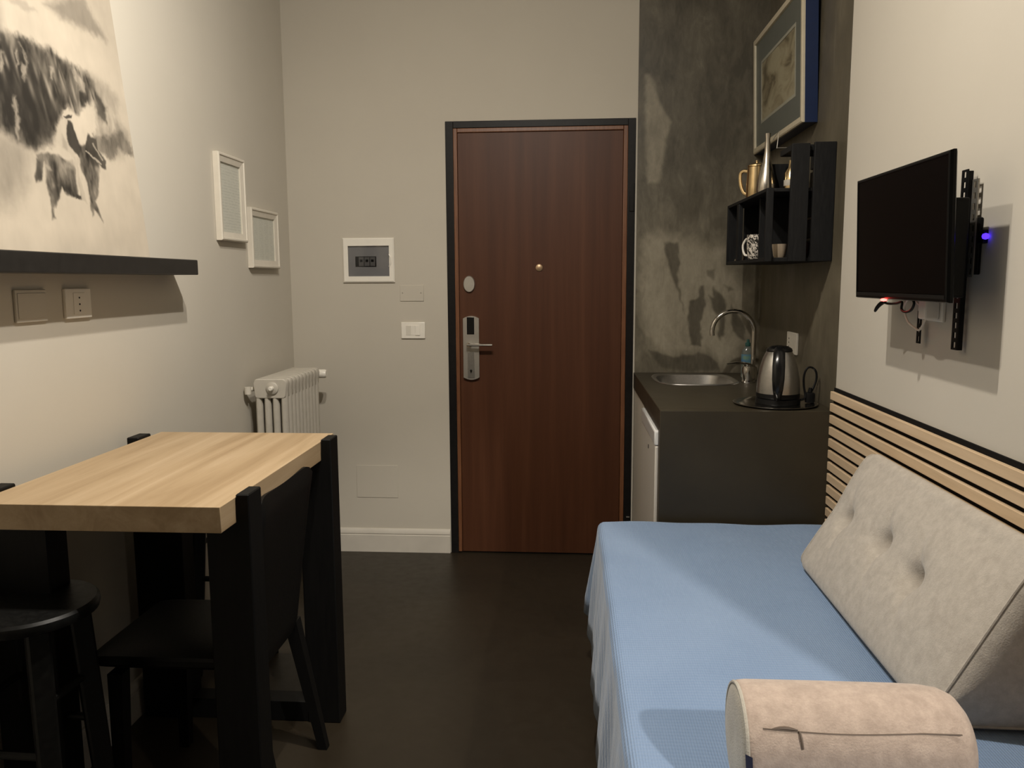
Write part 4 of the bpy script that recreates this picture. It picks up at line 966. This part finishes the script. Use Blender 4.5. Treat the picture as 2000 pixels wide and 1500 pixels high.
def make_cushion():
    root = thing('back_cushion', 'grey wedge back cushion with three tufts against the slats', 'cushion', (.78, 1.87, .548))
    y0, y1 = 1.447, 2.290
    # rounded wedge profile in x,z : start front bottom, go up the face, over the top, down the back, along the bottom
    key = [(.667, .572), (.672, .5905), (.700, .640), (.735, .703), (.770, .766), (.805, .828), (.832, .872), (.846, .888), (.862, .893), (.876, .882), (.882, .85), (.883, .72), (.882, .60), (.874, .560), (.85, .5515), (.76, .5515), (.690, .5525), (.672, .558)]
    n = len(key); K = []
    for i in range(n):                      # Catmull-Rom refine
        p0, p1, p2, p3 = (np.array(key[(i + q) % n]) for q in (-1, 0, 1, 2))
        sub = 12 if 1 <= i <= 5 else 4
        for s in range(sub):
            t = s / sub; K.append(tuple(.5 * ((2 * p1) + (-p0 + p2) * t + (2 * p0 - 5 * p1 + 4 * p2 - p3) * t ** 2 + (-p0 + 3 * p1 - 3 * p2 + p3) * t ** 3)))
    cx, cz = .80, .70
    fn = Vector((-.874, 0, .486))           # outward normal of the front face
    tuft = [(2.19, .733), (1.945, .747), (1.745, .732)]
    ys = list(np.linspace(y0, y1, 130)); rings = []
    for y in ys:
        e = min(y - y0, y1 - y); sh = 1 - .05 * max(0, 1 - e / .035) ** 2
        ring = []
        for (x, z) in K:
            xx_ = cx + (x - cx) * sh; zz_ = cz + (z - cz) * sh
            fx = (z - .572) / .30
            if x < .865 and z > .56 and (x - .667) < .65 * (z - .555):
                t = max(0, min(1, (z - .58) / .29)); uu = (y - y0) / (y1 - y0)
                puff = .020 * math.sin(PI * t) * (1 - abs(2 * uu - 1) ** 4)
                dp = 0
                for ty, tz in tuft:
                    dy, dz = (y - ty), (z - tz)
                    q = dy * dy / .0007 + dz * dz / .0004; dp += .034 * math.exp(-q) + .030 * math.exp(-math.sqrt(dy * dy / .0045 + dz * dz / .0013))
                    dp += .010 * math.exp(-((dy - .5 * dz) ** 2) / .0002 - dz * dz / .004)
                xx_ += fn.x * (puff - dp); zz_ += fn.z * (puff - dp)
            ring.append((xx_, y, zz_))
        rings.append(ring)
    b = MB(); R_ = [b.ring(r) for r in rings]
    for a_, c_ in zip(R_, R_[1:]): b.bridge(a_, c_)
    b.build('cover', MAT['chenille_grey'], root, angle=180)
    for y, s in ((y0, -1), (y1, 1)):
        rr = rings[0] if s < 0 else rings[-1]; cen = (cx, cz); bb_ = MB(); prev = bb_.ring(rr)
        for f_, dy in ((.8, .012), (.5, .019), (.2, .021)):
            cur = bb_.ring([(cx + (x - cx) * f_, y + s * dy, cz + (z - cz) * f_) for x, _, z in rr]); bb_.bridge(prev, cur); prev = cur
        bb_.bm.faces.new(prev); bb_.build('end_panel', MAT['chenille_grey'], root, angle=180)
        MB().tube([(cx + (x - cx) * 1.008, y, cz + (z - cz) * 1.008) for x, _, z in rr], .0028, 6, close=True).build('piping', MAT['chenille_grey'], root)
    for ty, tz in tuft:
        x = .667 + (tz - .572) * .553 + .012
        MB().lathe([(.0, -.002), (.005, -.002), (.007, 0), (.005, .003), (.0, .004)], (x + .014, ty, tz - .014), 12, 'X').build('tuft_button', MAT['zip_brown'], root)
make_cushion()

def make_bolster():
    Yc, r = 1.252, .089; Zc = .5495 + r
    root = thing('bolster_pillow', 'beige cylindrical bolster pillow with a zip at the bed edge', 'pillow', (.46, Yc, .5495))
    prof = [(.0, .272), (.03, .2705), (.072, .272), (.083, .2755), (.0875, .282), (.089, .295), (.0895, .40), (.0895, .53), (.0885, .572), (.085, .597), (.077, .614), (.062, .626), (.03, .632), (.0, .633)]
    P = []
    for (r0, x0), (r1, x1) in zip(prof, prof[1:]):
        for s in range(3): t = s / 3; P.append((r0 + (r1 - r0) * t, x0 + (x1 - x0) * t))
    P.append(prof[-1])
    b = MB(); b.lathe([(max(q, .0005), x) for q, x in P if x >= .2755], (0, Yc, Zc), 64, 'X'); b.build('cover', MAT['chenille_beige'], root, angle=70)
    b = MB(); b.lathe([(max(q, .0005), x) for q, x in P if x <= .2757], (0, Yc, Zc), 64, 'X'); b.build('end_panel', MAT['chenille_end'], root, angle=70)
    b = MB(); b.tube([(.2765, Yc + .0845 * math.cos(2 * PI * i / 48), Zc + .0845 * math.sin(2 * PI * i / 48)) for i in range(48)], .003, 6, close=True); b.build('piping', MAT['chenille_end'], root)
    def on(x, deg, h=0.0): a = math.radians(deg); return (x, Yc - (.0895 + h) * math.cos(a), Zc + (.0895 + h) * math.sin(a))
    z_ = MB().tube([on(.300 + .295 * i / 20, 38.5 - 3.0 * math.sin(PI * min(1, i / 16)) , -.0004) for i in range(21)], .0012, 6).build('zip', MAT['zip_brown'], root)
    MB().tube([on(.312 + .04 * i / 6, 38 + 1.5 * math.sin(PI * i / 6), -.0002) for i in range(7)], [.001, .002, .0028, .003, .0028, .002, .001], 6).build('zip_garage', MAT['zip_brown'], z_)
    MB().tube([on(.354, 37, .0015), on(.3555, 30, .003), on(.357, 21, .002)], [.0018, .002, .0016], 6).build('zip_pull', MAT['zip_brown'], z_)
    b = MB(); b.box(.2685, .2705, Yc - .0895 * math.cos(math.radians(8)) - .0005, Yc - .072, Zc - .004, Zc + .022); 
    q0, q1, q2, q3 = on(.2715, 14, -.004), on(.281, 12, .0015), on(.282, -2, .0015), on(.2725, 0, -.004)
    b = MB(); b.loft([[q0, q1, q2, q3], [(p[0], p[1] - .0012, p[2] + .0006) for p in (q0, q1, q2, q3)]]); b.build('fabric_tag', MAT['tag_navy'], root, 'small navy fabric tag')
make_bolster()
